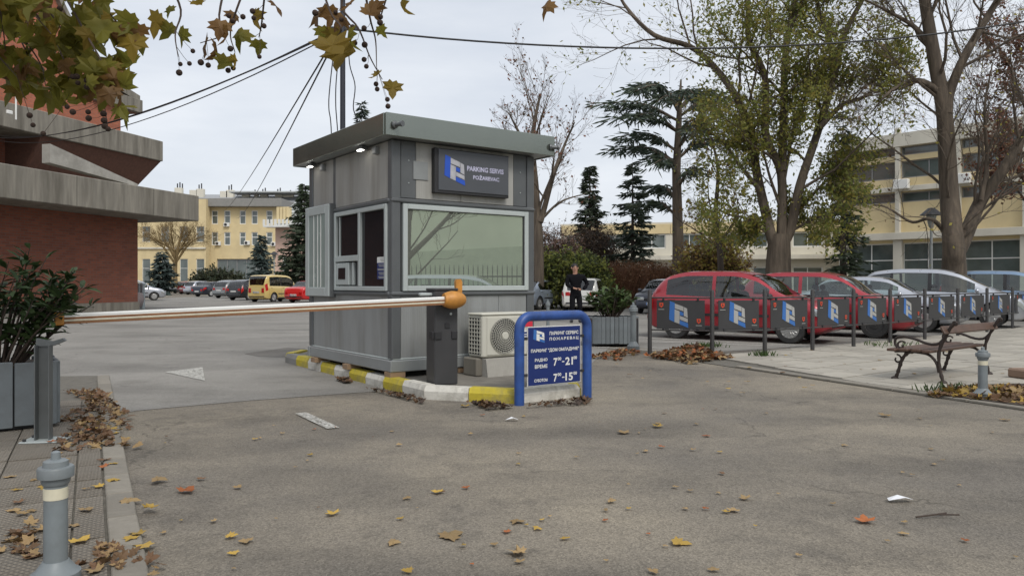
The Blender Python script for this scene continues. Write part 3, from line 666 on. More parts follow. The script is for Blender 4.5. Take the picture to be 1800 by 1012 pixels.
# large mirrored window
def winframe(name, plane, a0, a1, z0, z1, fw_, mat, parent=booth, off=-.022, th=.06):
    mb = MB()
    def bx(c, s):
        if plane == 'y': mb.box((c[0], off, c[1]), (s[0], th, s[1]), 0, .006)
        else: mb.box((off, c[0], c[1]), (th, s[0], s[1]), 0, .006)
    for a in (a0 + fw_ / 2, a1 - fw_ / 2): bx((a, (z0 + z1) / 2), (fw_, z1 - z0))
    for z in (z0 + fw_ / 2, z1 - fw_ / 2): bx(((a0 + a1) / 2, z), (a1 - a0 - 2 * fw_ - .001, fw_))
    return mb.build(name, mat, parent)
wr = winframe('large_window', 'y', .11, 1.985, 1.158, 2.2, .062, ALU)
mb = MB(); mb.box((1.047, -.018, 1.68), (1.76, .01, .93)); mb.build('mirrored_pane', MIRROR, wr)
mb = MB()
for x, z, sx, sz in ((1.047, 2.14, 1.75, .02), (1.047, 1.217, 1.75, .014), (.174, 1.68, .012, .92), (1.92, 1.68, .03, .92)): mb.box((x, -.026, z), (sx, .012, sz))
mb.build('gasket', BLACK, wr)
# service window on the left face
wl = winframe('service_window', 'x', .088, 1.63, 1.158, 2.2, .055, ALU)
mb = MB(); mb.box((-.025, .84, 1.68), (.058, .06, .93), 0, .005); mb.box((-.025, 1.225, 1.575), (.056, .70, .075), 0, .005); mb.build('mullion', ALU, wl)
mb = MB(); mb.box((-.012, .48, 1.68), (.01, .68, .93)); mb.build('dark_pane', DARKGLASS, wl)
mb = MB(); mb.box((-.012, 1.22, 1.87), (.01, .7, .53)); mb.build('dark_pane', DARKGLASS, wl)
mb = MB(); mb.box((-.02, 1.49, 1.87), (.02, .025, .53)); mb.build('sash_bar', ALU, wl)
mb = MB(); mb.box((-.022, 1.36, 1.375), (.05, .40, .29), 0, .006); hp = mb.build('hatch_panel', ALU, wl)
mb = MB(); mb.box((-.05, 1.37, 1.38), (.008, .22, .15), 0, .002); mb.build('hatch_pane', DARKGLASS, hp)
mb = MB(); mb.box((.005, 1.0, 1.375), (.02, .3, .3)); mb.build('hatch_opening', BLACK, wl)
mb = MB(); mb.box((-.02, 1.06, 1.375), (.035, .05, .29), 0, .004); mb.build('sliding_sash', ALU, wl)
nt_ = MB(); nt_.box((-.021, .24, 1.40), (.004, .27, .20)); notice = nt_.build('notice', NAVY, wl)
mb = MB(); mb.box((-.0215, .24, 1.535), (.004, .27, .07)); mb.build('notice_header', WHITE, notice)
mb = MB()
for i, (z, wd) in enumerate(((1.478, .2), (1.457, .17), (1.425, .24), (1.412, .23), (1.38, .19), (1.36, .15), (1.33, .21), (1.315, .16))): mb.box((-.0235, .24, z), (.002, wd, .009))
for i in range(3): mb.box((-.0245, .22, 1.553 - i * .016), (.002, .16 - .03 * i, .006))
mb.build('notice_print', [LOGOW], notice)
# proud sliding shutter at the rear of the left face
sh = bp_('shutter_case', TRIM, (-.045, 2.08, 1.70), (.1, .86, 1.27), .006)
sf = winframe('shutter_frame', 'x', 1.665, 2.50, 1.075, 2.325, .12, ALU, sh, -.1, .03)
mb = MB(); mb.box((-.098, 2.08, 1.70), (.01, .6, 1.02)); mb.build('frosted_pane', mk('frosted_green', (.26, .31, .29), .25, var=.1), sf)
mb = MB()
for y in (1.95, 2.06, 2.2): mb.box((-.106, y, 1.7), (.008, .010, 1.0))
mb.build('pane_strip', WHITE, sf)  # thin upright white strips laid over the pane
# light box sign
sg = thing('lightbox_sign', 'dark grey lit logo sign box above the large kiosk window', 'sign')
sg.parent = None; sg.matrix_world = Matrix.Translation((-1.407, 8.96, 0)) @ Matrix.Rotation(math.atan2(.5914, .8064), 4, 'Z') @ Matrix.Translation((.515, -.02, 2.355))
SGW, SGH = 1.11, .545
mb = MB(); mb.box((SGW / 2, -.03, SGH / 2), (SGW, .08, SGH), 0, .004); mb.build('case', BLACK, sg)
mb = MB(); mb.box((SGW / 2 + .02, -.074, SGH / 2 + .012), (SGW - .06, .012, SGH - .045), 0, .002); mb.build('face', mk('sign_face', (.075, .08, .09), .35, var=.04), sg)
LOGO = {'b': [[(.04, 0), (.30, .07), (.27, .79), (0, .70)], [(.56, .38), (.75, .43), (.75, .56), (.56, .52)], [(.55, .72), (.98, .83), (1, 1), (.55, .87)]],
        'w': [[(.30, .09), (.75, .21), (.75, .38), (.30, .28)], [(.77, .22), (.94, .28), (.97, .63), (.77, .56)], [(.29, .31), (.55, .38), (.54, .86), (.28, .79)], [(.56, .55), (.97, .66), (.97, .80), (.56, .69)]]}
def logo(parent, x0, z1, w_, h_, y, mb_b=None, mw=None, mbm=None):
    for key, m in (('b', mbm or LOGOB), ('w', mw or LOGOW)):
        mb = MB()
        for poly in LOGO[key]:
            pts = [(x0 + u * w_, z1 - v * h_) for u, v in poly]; n = len(pts)
            mb.add([(x, y, z) for x, z in pts] + [(x, y + .002, z) for x, z in pts], [tuple(range(n)), tuple(range(n, 2 * n))[::-1]] + [(i, (i + 1) % n, n + (i + 1) % n, n + i) for i in range(n)])
        mb.build('logo', m, parent)
LIT = mk('lit_letter', (.3, .3, .36), .5, var=.5, scale=14, emit=((.6, .58, .85), .18))
logo(sg, .13, .47, .30, .36, -.0835, mw=mk('lit_logo', (.34, .34, .36), .5, var=.25, scale=14, emit=((.7, .7, .8), .05)), mbm=mk('lit_blue', (.015, .07, .4), .5, emit=((.02, .1, .6), .05)))
def put_text(parent, body, x, z, cap, width, y, mat, name='lettering', spacing=1.0):
    me = text_mesh(body, cap, width, 0, spacing); me.materials.append(mat)
    o = link(name, me, parent); o.location = (x, y, z); return o
put_text(sg, 'PARKING SERVIS', .46, .30, .062, .56, -.0825, LIT)
put_text(sg, 'POŽAREVAC', .55, .20, .062, .40, -.0825, LIT)
# grey cover plate and screws
bp_('cover_plate', PANEL, (.36, -.018, 2.61), (.2, .014, .22), .003)
for x in (.2, 1.87):
    for z in (2.45, 2.72): bp_('bolt', ALU, (x, -.016, z), (.016, .012, .016), .004)
# roof
bp_('roof_deck', TRIM, (BW / 2, BL / 2, 3.14), (BW + .38, BL + .34, .05), .004)
bp_('soffit', PANEL, (BW / 2, BL / 2, 2.975), (BW + .38, BL + .34, .03), .003)
bp_('fascia_board', FASC, (BW / 2 + .01, -.21, 3.08), (BW + .43, .03, .262), .006)
bp_('fascia_board', FASC, (BW / 2 + .01, BL + .185, 3.08), (BW + .43, .03, .262), .006)
bp_('fascia_board', FASC, (-.205, BL / 2 - .01, 3.08), (.03, BL + .355, .258), .006)
bp_('fascia_board', FASC, (BW + .225, BL / 2 - .01, 3.08), (.03, BL + .355, .258), .006)
def cctv(x, y, z, rz):
    M = Matrix.Translation((x, y, z)) @ Matrix.Rotation(rz, 4, 'Z') @ Matrix.Rotation(R(90), 4, 'X')
    mb = MB(); mb.lathe([(.045, 0), (.045, .02), (.028, .03), (.026, .1), (.034, .105), (.034, .13)], 14); mb.v = [tuple(M @ Vector(p)) for p in mb.v]
    return mb.build('security_camera', TRIM, booth, 40)
cctv(-.1, -.225, 3.075, R(20)); cctv(2.2, -.225, 3.06, R(60))
LAMP = mk('led_face', (.9, .9, .9), .4, emit=((1, .97, .9), 6))
for y in (.62, 2.28):
    mb = MB(); mb.box((-.1, y, 2.925), (.09, .13, .05), 0, .008); fl = mb.build('floodlight', TRIM, booth)
    mb = MB(); mb.box((-.13, y, 2.897), (.05, .11, .012), 0, .003); mb.build('led_face', LAMP, fl)
    bp_('junction_box', PANEL, (-.04, y - .24, 2.87), (.06, .09, .09), .008)

# ------------------------------------------------------------------ pole behind the kiosk, overhead cables
pz = thing('cable_pole', 'tall dark steel pole rising behind the kiosk roof', 'pole', (-2.66, 11.9, 0))
mb = MB(); mb.tube([(0, 0, 0), (0, 0, 7.2)], [.045, .038], 12); mb.build('shaft', mk('navy_steel', (.02, .022, .032), .5), pz, 60)
mb = MB(); mb.lathe([(.1, 0), (.1, .03), (.05, .05)], 14); mb.build('base_plate', IRON, pz)
mb = MB(); mb.box((0, 0, 5.25), (.5, .05, .05)); mb.build('cross_arm', IRON, pz)
CABLE = mk('black_cable', (.012, .012, .013), .6)
def cable(name, label, pts, r=.012, grp='cables strung from the pole', n=24):
    mb = MB(); mb.tube(crom(pts, n), r, 5); o = mb.build(name, CABLE, None, 60); return tag(o, label, 'cable', grp)
top = Vector((-2.66, 11.9, 5.25))
def sag(a, b, s, k=8): return [Vector(a).lerp(Vector(b), i / k) + Vector((0, 0, -s * 4 * (i / k) * (1 - i / k))) for i in range(k + 1)]
cable('overhead_cable', 'thick twisted black cable crossing the sky to the upper right', sag(top, P(1830, 34, 14), .42), .016)
for i, (dz, s) in enumerate(((0, .18), (.03, .26), (-.03, .33))):
    e = P(-10, 242, 28) + Vector((0, 0, dz * 3)); cable('overhead_cable', ('upper', 'middle', 'lowest')[i] + ' black cable of the bundle from pole to brick hall', sag(top + Vector((0, 0, dz)), e, s + .35), .011 + .004 * (i == 0))
for i in range(2):
    cable('overhead_cable', ('upper', 'lower')[i] + ' thin wire running from pole down to the yellow block', sag(top + Vector((-.1, .05 * i, -.1)), (xl + 3 + i * 2, D - .2, P(0, 372 + 12 * i, D).z), .5 + .25 * i), .016)
for i, (x, pts) in enumerate(((0, [(580, 150), (578, 190), (582, 225)]), (1, [(592, 130), (590, 180), (593, 225)]), (2, [(614, 110), (624, 150), (621, 190), (628, 225)]))):
    cable('drop_cable', ('loose wire looping leftmost of the three beside the pole', 'straight wire hugging the left side of the pole', 'loose black wire hanging right of the pole')[i],
          [top + Vector((.1 * (i - 1), 0, 0))] + [P(a, b, 11.85) for a, b in pts] + [Vector((-2.66 + .15 * (i - 1), 11.9, 2.6))], .009)

# ------------------------------------------------------------------ barrier
br = thing('barrier_gate', 'charcoal barrier cabinet with orange hub and lowered white boom', 'barrier', (-.848, 8.3, .128), R(28.4))
bx_ = lambda nm, m, c, s, ch=.006, par=None: (lambda mb: mb.build(nm, m, par or br))(MB().box(c, s, 0, ch))
bx_('cabinet', CHAR, (.14, .125, .52), (.28, .25, 1.04), .012)
bx_('cabinet_lid', CHAR, (.14, .125, 1.055), (.29, .26, .03), .01)
bx_('photocell', BLACK, (-.01, .06, .55), (.03, .1, .09), .006); bx_('photocell', BLACK, (.04, -.006, .55), (.08, .02, .085), .004); bx_('photocell', BLACK, (.235, -.006, .55), (.07, .02, .085), .004)
bx_('lock_plate', BLACK, (.15, -.003, .655), (.06, .014, .06), .004)
M = Matrix.Translation((.19, 0, .785)) @ Matrix.Rotation(R(90), 4, 'X')
mb = MB(); mb.lathe([(.014, 0), (.014, .012), (.006, .014)], 12); mb.v = [tuple(M @ Vector(p)) for p in mb.v]; mb.build('key_lock', ALU, br)
# hub: an egg pointing away from the boom
mb = MB(); prof = []
for i in range(13):
    a = i / 12; xx = -.10 + .27 * a; rr = .098 * (1 - ((a - .38) / .62) ** 2) ** .5 if a > .38 else .098 * (.72 + .28 * math.sin(a / .38 * math.pi / 2))
    prof.append((max(rr, .004), xx))
M = Matrix.Translation((.165, -.1, .942)) @ Matrix.Rotation(R(90), 4, 'Y'); mb.lathe(prof, 24); mb.v = [tuple(M @ Vector(p)) for p in mb.v]
mb.build('hub', ORANGE, br, 50)
mb = MB(); mb.tube([(.165, -.02, .942), (.165, -.1, .942)], .05, 14); mb.build('axle', BLACK, br, 50)
tilt = -.033
Mb = Matrix.Translation((.08, -.1, .935)) @ Matrix.Rotation(tilt, 4, 'Y')
Lb = 3.62
def boom(nm, m, z0, z1, th, x0=-Lb, x1=0, ch=.006, par=None):
    mb = MB(); mb.box(((x0 + x1) / 2, 0, (z0 + z1) / 2), (x1 - x0, th, z1 - z0), 0, ch, Mb); return mb.build(nm, m, par or br)
bo = boom('boom', WHITE, -.032, .044, .05, ch=.012)
BRN = mk('brown_strip', (.24, .11, .045), .6, var=.2, scale=9); 
boom('stripe', BRN, -.008, .012, .054, ch=.002, par=bo); boom('stripe', BRN, -.046, -.026, .054, ch=.002, par=bo); boom('stripe', CREAM, -.024, -.010, .0535, ch=.002, par=bo)
boom('end_cap', ORANGE, -.055, .056, .062, -Lb - .03, -Lb + .05, .01)
bx_('sensor_housing', ALU, (-.06, .1, 1.0), (.16, .07, .035), .01)
mb = MB(); pr = [(-.035, 0), (.035, 0), (.04, .05), (.04, .14), (.025, .17), (-.025, .17), (-.035, .14)]
M = Matrix.Translation((.3, .04, 1.0)) @ Matrix.Rotation(R(90), 4, 'X'); mb.prism([(x, y) for x, y in pr], -.025, .025, M); mb.build('warning_flag', ORANGE, br)
mb = MB(); mb.tube([(.27, .06, .9), (.31, .045, .97), (.315, .04, 1.04)], [.03, .03, .02], 8); mb.build('flag_mount', BLACK, br)

# support post for the boom tip
ps = thing('boom_rest_post', 'grey steel channel post with notched top in front of the leafy planter', 'post', (-3.66, 5.94, .02), R(10))
mb = MB(); mb.box((0, 0, .375), (.105, .008, .75)); mb.box((-.05, -.035, .375), (.008, .07, .75)); mb.box((.05, -.035, .375), (.008, .07, .75)); mb.build('channel', mk('galv_grey', (.15, .16, .16), .5, metal=.4, var=.15, scale=6), ps)
mb = MB(); mb.add([(-.06, -.02, .74), (.06, -.02, .74), (.15, -.02, .78), (.13, -.02, .80), (.05, -.02, .775), (-.06, -.02, .80), (-.06, .02, .74), (.06, .02, .74), (.15, .02, .78), (.13, .02, .80), (.05, .02, .775), (-.06, .02, .80)],
    [(0, 1, 2, 3, 4, 5), (11, 10, 9, 8, 7, 6)] + [(i, (i + 1) % 6, 6 + (i + 1) % 6, 6 + i) for i in range(6)]); mb.build('rest_bracket', MATS['galv_grey'], ps)
mb = MB(); mb.box((.01, -.02, .008), (.3, .22, .012), 0, .003); mb.build('base_plate', ALU, ps)
for x in (-.11, .13):
    for y in (-.1, .06): mb = MB(); mb.lathe([(.014, .012), (.014, .03), (.008, .034)], 6, (x, y, 0)); mb.build('bolt', IRON, ps)

# ------------------------------------------------------------------ air conditioner outdoor unit and blocks
ac = thing('outdoor_ac_unit', 'cream outdoor air conditioner unit with round fan grille beside the kiosk', 'air conditioner', (-.362, 9.1, .355), math.atan2(.5914, .8064))
mb = MB(); mb.box((.39, .15, .255), (.78, .3, .51), 0, .018); mb.build('casing', ACW, ac)
mb = MB(); mb.box((.39, .15, .52), (.8, .32, .03), 0, .012); mb.build('lid', ACW, ac)
mb = MB(); mb.box((.33, -.003, .255), (.52, .012, .46), 0, .03); mb.build('fan_panel', ACW, ac)
M = Matrix.Translation((.33, -.009, .255)) @ Matrix.Rotation(R(90), 4, 'X')
mb = MB(); mb.lathe([(.215, 0), (.215, .006), (.2, .007)], 40); mb.v = [tuple(M @ Vector(p)) for p in mb.v]; gr = mb.build('fan_opening', BLACK, ac)
for rr in (.05, .075, .1, .125, .15, .175, .2, .215):
    mb = MB(); mb.tube([(.33 + rr * math.cos(a * math.pi / 18), -.022, .255 + rr * math.sin(a * math.pi / 18)) for a in range(37)], .0028, 5, False); mb.build('grille_ring', ACW, gr, 60)
for i in range(36):
    a = i * math.pi / 18; mb = MB(); mb.tube([(.33 + .05 * math.cos(a), -.022, .255 + .05 * math.sin(a)), (.33 + .215 * math.cos(a + .25), -.02, .255 + .215 * math.sin(a + .25))], .0018, 4); mb.build('grille_spoke', ACW, gr)
mb = MB(); mb.lathe([(.045, .01), (.045, .018), (.038, .022)], 20); mb.v = [tuple(M @ Vector(p)) for p in mb.v]; mb.build('fan_cap', ACW, ac)
for r in range(9):
    mb = MB(); mb.box((-.004, .15, .06 + r * .048), (.012, .26, .012), 0, .002); mb.build('side_slat', ACW, ac)
mb = MB(); mb.box((-.001, .15, .255), (.004, .27, .44)); mb.build('side_coil', BLACK, ac)
for y in (.03, .09, .15, .21, .27): mb = MB(); mb.box((-.005, y, .255), (.012, .01, .43)); mb.build('side_bar', ACW, ac)
mb = MB(); mb.box((.68, -.005, .42), (.17, .004, .13)); mb.build('red_sticker', mk('sticker_red', (.6, .03, .06), .5), ac)
mb = MB(); mb.box((.68, -.005, .25), (.15, .004, .12)); mb.build('label_sticker', NAVY, ac)
mb = MB(); mb.box((.68, -.0065, .3), (.12, .003, .02)); mb.box((.68, -.0065, .26), (.1, .003, .012)); mb.box((.68, -.0065, .23), (.12, .003, .012)); mb.build('label_print', WHITE, ac)
kb = thing('concrete_block', 'long concrete block carrying the air conditioner', 'block', (-.30, 9.06, .128), math.atan2(.5914, .8064))
mb = MB(); mb.prism([(-.02, 0), (.30, 0), (.26, .215), (.02, .215)], 0, .85, Matrix(((0, 0, 1, 0), (1, 0, 0, 0), (0, 1, 0, 0), (0, 0, 0, 1)))); mb.build('block', CONC2, kb)
kb2 = tag(MB().box((0, 0, .11), (.14, .3, .22), 0, .015).build('concrete_block', CONC, None, loc=(-.46, 9.26, .128), rz=.63), 'short dark concrete block behind the barrier cabinet', 'block')

# ------------------------------------------------------------------ blue hoop with opening hours
bs = thing('opening_hours_sign', 'blue tubular hoop holding a navy sign with parking opening hours', 'sign', (.075, 7.78, 0), math.atan2(.55, .76))
WH = .925; HT = .93
pts = [(0, 0, 0), (0, 0, HT - .16)]
pts += [(.14 - .14 * math.cos(a), 0, HT - .16 + .115 * math.sin(a) * 1.2) for a in [i * math.pi / 16 for i in range(1, 9)]]
pts += [(WH - p[0], 0, p[2]) for p in reversed(pts)]
mb = MB(); mb.tube(pts, .052, 18); mb.build('hoop', BLUE, bs, 60)
SX0, SX1, SZ0, SZ1 = .10, WH - .10, .18, .80
mb = MB(); mb.box(((SX0 + SX1) / 2, 0, (SZ0 + SZ1) / 2), (SX1 - SX0, .012, SZ1 - SZ0), 0, .002); pn = mb.build('sign_board', WHITE, bs)
mb = MB(); mb.box(((SX0 + SX1) / 2, -.0075, (SZ0 + SZ1) / 2), (SX1 - SX0 - .016, .003, SZ1 - SZ0 - .016)); mb.build('navy_field', NAVY, pn)
for x in (SX0 - .025, SX1 + .025):
    for z in (.3, .68): mb = MB(); mb.box((x, 0, z), (.06, .02, .03), 0, .004); mb.build('bracket', IRON, bs)
w_, h_ = SX1 - SX0, SZ1 - SZ0
def st(body, u0, u1, v1, cap, m=WHITE, sp=1.0): put_text(pn, body, SX0 + u0 * w_, SZ1 - v1 * h_, cap * h_, (u1 - u0) * w_, -.0105, m, spacing=sp)
logo(pn, SX0 + .10 * w_, SZ1 - .045 * h_, .21 * w_, .235 * h_, -.0115, mw=WHITE)
st('ПАРКИНГ СЕРВИС', .40, .955, .155, .062); st('ПОЖАРЕВАЦ', .40, .955, .255, .062, sp=1.35)
st('ПАРКИНГ "ДОМ ОМЛАДИНЕ"', .06, .965, .445, .068)
st('РАДНО', .13, .36, .60, .062); st('ВРЕМЕ', .13, .36, .705, .062)
st('СУБОТОМ', .12, .36, .935, .052)
for v1, h2 in ((.685, '21'), (.955, '15')):
    st('7', .475, .545, v1, .135); st('00', .55, .62, v1 - .09, .055); st('-', .635, .68, v1 - .055, .018); st(h2, .70, .845, v1, .135); st('00', .855, .925, v1 - .09, .055)
# ------------------------------------------------------------------ fence with logo panels
fp = [(2.42, 13.3), (3.41, 12.9), (4.38, 13.12), (5.5, 13.86), (6.64, 14.72), (7.8, 15.62), (9.05, 16.6), (10.45, 17.75), (11.95, 19.05), (13.55, 20.5), (15.2, 22.0)]
fence = thing('panel_fence', 'dark metal fence with logo panels along the parked cars', 'fence', (0, 0, 0))
FPOST = mk('fence_post', (.06, .058, .058), .5, metal=.3, var=.12)
for x, y in fp:
    mb = MB(); mb.tube([(0, 0, 0), (0, 0, 1.1), (0, 0, 1.13)], [.037, .037, .028], 12); mb.build('post', FPOST, fence, 50, loc=(x, y, .01))
def crest(par, x, z, s):
    mb = MB(); y = -.012
    mb.add([(x - s * .4, y, z + s * .5), (x + s * .4, y, z + s * .5), (x + s * .4, y, z - s * .1), (x, y, z - s * .5), (x - s * .4, y, z - s * .1)], [(0, 4, 3, 2, 1)])
    mb.build('crest', LOGOR, par)
    mb = MB(); mb.box((x, -.013, z + s * .12), (s * .16, .002, s * .5)); mb.box((x, -.0132, z + .05 * s), (s * .5, .002, s * .1)); mb.build('crest_mark', PLATE, par)
    mb = MB(); mb.box((x, -.0125, z - s * .85), (s * 1.2, .002, s * .12)); mb.build('crest_caption', LOGOW, par)
for i in range(len(fp) - 1):
    a, b = Vector(fp[i]), Vector(fp[i + 1]); t = b - a; L = t.length; rz = math.atan2(t.y, t.x); m_ = (a + b) / 2
    for z in (1.0, .44): mb = MB(); mb.tube([(-L / 2 + .03, 0, z), (L / 2 - .03, 0, z)], .014, 8); mb.build('rail', FPOST, fence, 60, loc=(m_.x, m_.y, 0), rz=rz)
    pw = L * .77; mb = MB(); mb.box((0, 0, .71), (pw, .012, .5), 0, .002); pnl = mb.build('logo_panel', PLATE, fence, None, loc=(m_.x, m_.y, 0), rz=rz)
    for x in (-pw * .36, pw * .36):
        for z in (.98, .452): mb = MB(); mb.box((x, -.008, z), (.035, .03, .05), 0, .003); mb.build('clamp', BLACK, pnl)
    lw_ = min(.36, pw * .4); logo(pnl, -lw_ * .5 - .03, .945, lw_, .46, -.0105)
    crest(pnl, -pw * .40, .87, .085); crest(pnl, pw * .38, .6, .085)

# ------------------------------------------------------------------ bollards
def bollard(x, y, label, k=1.0, band=True):
    t = thing('bollard', label, 'bollard', (x, y, .02))
    mb = MB(); mb.lathe([(.11 * k, 0), (.115 * k, .012), (.115 * k, .05), (.095 * k, .06), (.068 * k, .09), (.06 * k, .1)], 24); mb.build('base', BOLL, t, 40)
    mb = MB(); mb.lathe([(.056 * k, .06), (.054 * k, .44)], 24); mb.build('shaft', BOLL, t, 40)
    if band: mb = MB(); mb.lathe([(.0565 * k, .352), (.0565 * k, .398)], 24); mb.build('reflective_band', CREAM, t, 40)
    mb = MB(); mb.lathe([(.06 * k, .41), (.066 * k, .42), (.068 * k, .435), (.083 * k, .44), (.085 * k, .475), (.08 * k, .482), (.06 * k, .484), (.057 * k, .505), (.045 * k, .51), (.023 * k, .512), (.021 * k, .54), (.012 * k, .545)], 24); mb.build('cap', BOLL, t, 40)
    return t
bollard(-1.868, 3.1, 'grey bollard with cream band standing on the dimpled slabs in front', .8)
bollard(5.08, 8.17, 'grey bollard with white band beside the bench', .84)
b3 = bollard(2.235, 13.95, 'grey bollard against the round slatted planter', 1.0, False); b3.scale = (1, 1, 1.62)
b4 = bollard(.93, 19.6, 'slim grey bollard seen above the blue hoop', .75, False); b4.scale = (1, 1, 1.5)
bk = tag(MB().lathe([(.05, 0), (.05, .42), (.055, .43), (.055, .5), (.03, .52)], 14).build('bollard', BLACK, None, 40, loc=(-3.42, 13.3, .128)), 'short black bollard behind the left corner of the kiosk', 'bollard')

# ------------------------------------------------------------------ bench
bn = thing('park_bench', 'brown slatted park bench with scrolled cast iron ends on the pavement', 'bench', (4.83, 9.66, .03), math.atan2(.63, .776))
BLN = 1.72                                    # local x along the bench, y negative towards the back
def scroll(c, r0, r1, a0, a1, n=16): return [(c[0] + (lerp(r0, r1, i / n)) * math.cos(lerp(a0, a1, i / n)), c[1] + lerp(r0, r1, i / n) * math.sin(lerp(a0, a1, i / n))) for i in range(n + 1)]
for x in (.12, BLN - .12):
    mb = MB()
    def run(pts, r): mb.tube([(x, p[0], p[1]) for p in crom([(a, b, 0) for a, b in pts], 18) for p in [p]], r, 8)
    run([(-.0, .0), (-.03, .06), (-.06, .16), (-.10, .27), (-.17, .345), (-.27, .365)], [.03 - .012 * abs(math.sin(i * 1.2)) for i in range(19)])      # front leg arch
    run([(-.58, .0), (-.56, .08), (-.535, .2), (-.53, .36), (-.57, .5), (-.64, .64), (-.70, .74)], [.028 - .01 * abs(math.sin(i * 1.1)) for i in range(19)])  # rear leg into backrest
    run([(-.53, .12), (-.50, .24), (-.42, .33), (-.30, .355), (-.12, .36), (-.0, .35)], .018)
    run([(-.60, .56), (-.52, .475), (-.40, .47), (-.25, .52), (-.1, .545), (-.02, .52), (.0, .46), (-.03, .40)], .017)                                      # arm
    mb.tube([(x, a, b) for a, b in scroll((-.08, .43), .06, .018, 2.6, -3.6)], .012, 6)
    mb.tube([(x, a, b) for a, b in scroll((-.03, .25), .06, .02, 1.5, 7)], .012, 6)
    mb.tube([(x, a, b) for a, b in scroll((-.715, .73), .03, .012, 0, 5)], .014, 6)
    mb.lathe([(.045, 0), (.045, .012), (.025, .03)], 10, (x, 0, 0)); mb.lathe([(.045, 0), (.045, .012), (.025, .03)], 10, (x, -.58, 0))
    mb.build('end_frame', CAST, bn, 60)
for y, z in ((.0, .375), (-.15, .385), (-.30, .385), (-.43, .38)): mb = MB(); mb.box((BLN / 2, y, z), (BLN, .105, .035), 0, .008); mb.build('seat_slat', WOODS, bn)
Mr = Matrix.Translation((BLN / 2, -.635, .66)) @ Matrix.Rotation(R(-28), 4, 'X')
mb = MB(); mb.box((0, .02, 0), (BLN, .03, .105), 0, .008, Mr); mb.build('back_slat', WOODS, bn)
tag(MB().box((0, 0, .06), (.5, .4, .12), 0, .02).build('stone_kerb', mk('brownstone', (.25, .17, .12), .9, var=.2), None, loc=(6.75, 9.75, .03), rz=.2), 'small brownish stone block at the right edge by the bench', 'block')

# ------------------------------------------------------------------ planters
def slat_planter(name, label, loc, rz, w, d, h, nw, nd, r=.0):
    t = thing(name, label, 'planter', loc, rz)
    mb = MB(); mb.box((0, 0, h / 2 - .02), (w - .07, d - .07, h - .06)); mb.build('liner', BLACK, t)
    mb = MB(); mb.box((0, 0, h - .045), (w - .08, d - .08, .03)); mb.build('soil', SOIL, t)
    per = []
    for i in range(nw): x = -w / 2 + w * (i + .5) / nw; per += [(x, -d / 2, 0, w / nw), (x, d / 2, 0, w / nw)]
    for i in range(nd): y = -d / 2 + d * (i + .5) / nd; per += [(-w / 2, y, R(90), d / nd), (w / 2, y, R(90), d / nd)]
    for x, y, a, sw in per:
        if r:   # bend corners
            fx = abs(x) / (w / 2); fy = abs(y) / (d / 2)
            q = (fx ** 4 + fy ** 4) ** .25; x2, y2 = x / max(q, 1e-6) , y / max(q, 1e-6)
            a = math.atan2((y2 / (d / 2)) ** 3 / (d / 2), (x2 / (w / 2)) ** 3 / (w / 2)) + R(90); x, y = x2, y2
        mb = MB(); mb.box((0, 0, h / 2 + .015), (sw * .93, .035, h - .03 + rng.uniform(-.012, .012)), 0, .006); mb.build('slat', PLANT, t, loc=(x, y, 0), rz=a)
    return t
slat_planter('slatted_planter', 'grey slatted box planter holding the big laurel at the left edge', (-4.79, 6.24, .02), R(36), 1.75, .62, .57, 11, 4)
rp = slat_planter('slatted_planter', 'rounded grey slatted planter with green shrub behind the blue hoop', (1.98, 15.3, .03), R(5), 1.05, .8, .56, 12, 9, 1)
def leaf_mesh(name, Lf, Wf, mat, fold=.25):
    mb = MB(); p = [(0, 0, 0), (.25 * Lf, .42 * Wf, fold * Wf * .4), (.6 * Lf, .5 * Wf, fold * Wf * .4), (Lf, 0, -.1 * Lf), (.6 * Lf, -.5 * Wf, fold * Wf * .4), (.25 * Lf, -.42 * Wf, fold * Wf * .4), (.5 * Lf, 0, 0)]
    mb.add(p, [(0, 6, 1), (1, 6, 2), (2, 6, 3), (3, 6, 4), (4, 6, 5), (5, 6, 0)])
    me = bpy.data.meshes.new(name); me.from_pydata(mb.v, [], mb.f); me.materials.append(mat); return me
LAUR = [leafmat('laurel_leaf', (.028, .052, .018), (.05, .085, .025), .4, .12), leafmat('laurel_leaf_pale', (.055, .09, .03), (.035, .06, .02), .4, .15)]
for m_ in LAUR: m_.node_tree.nodes['Principled BSDF'].inputs['Roughness'].default_value = .3
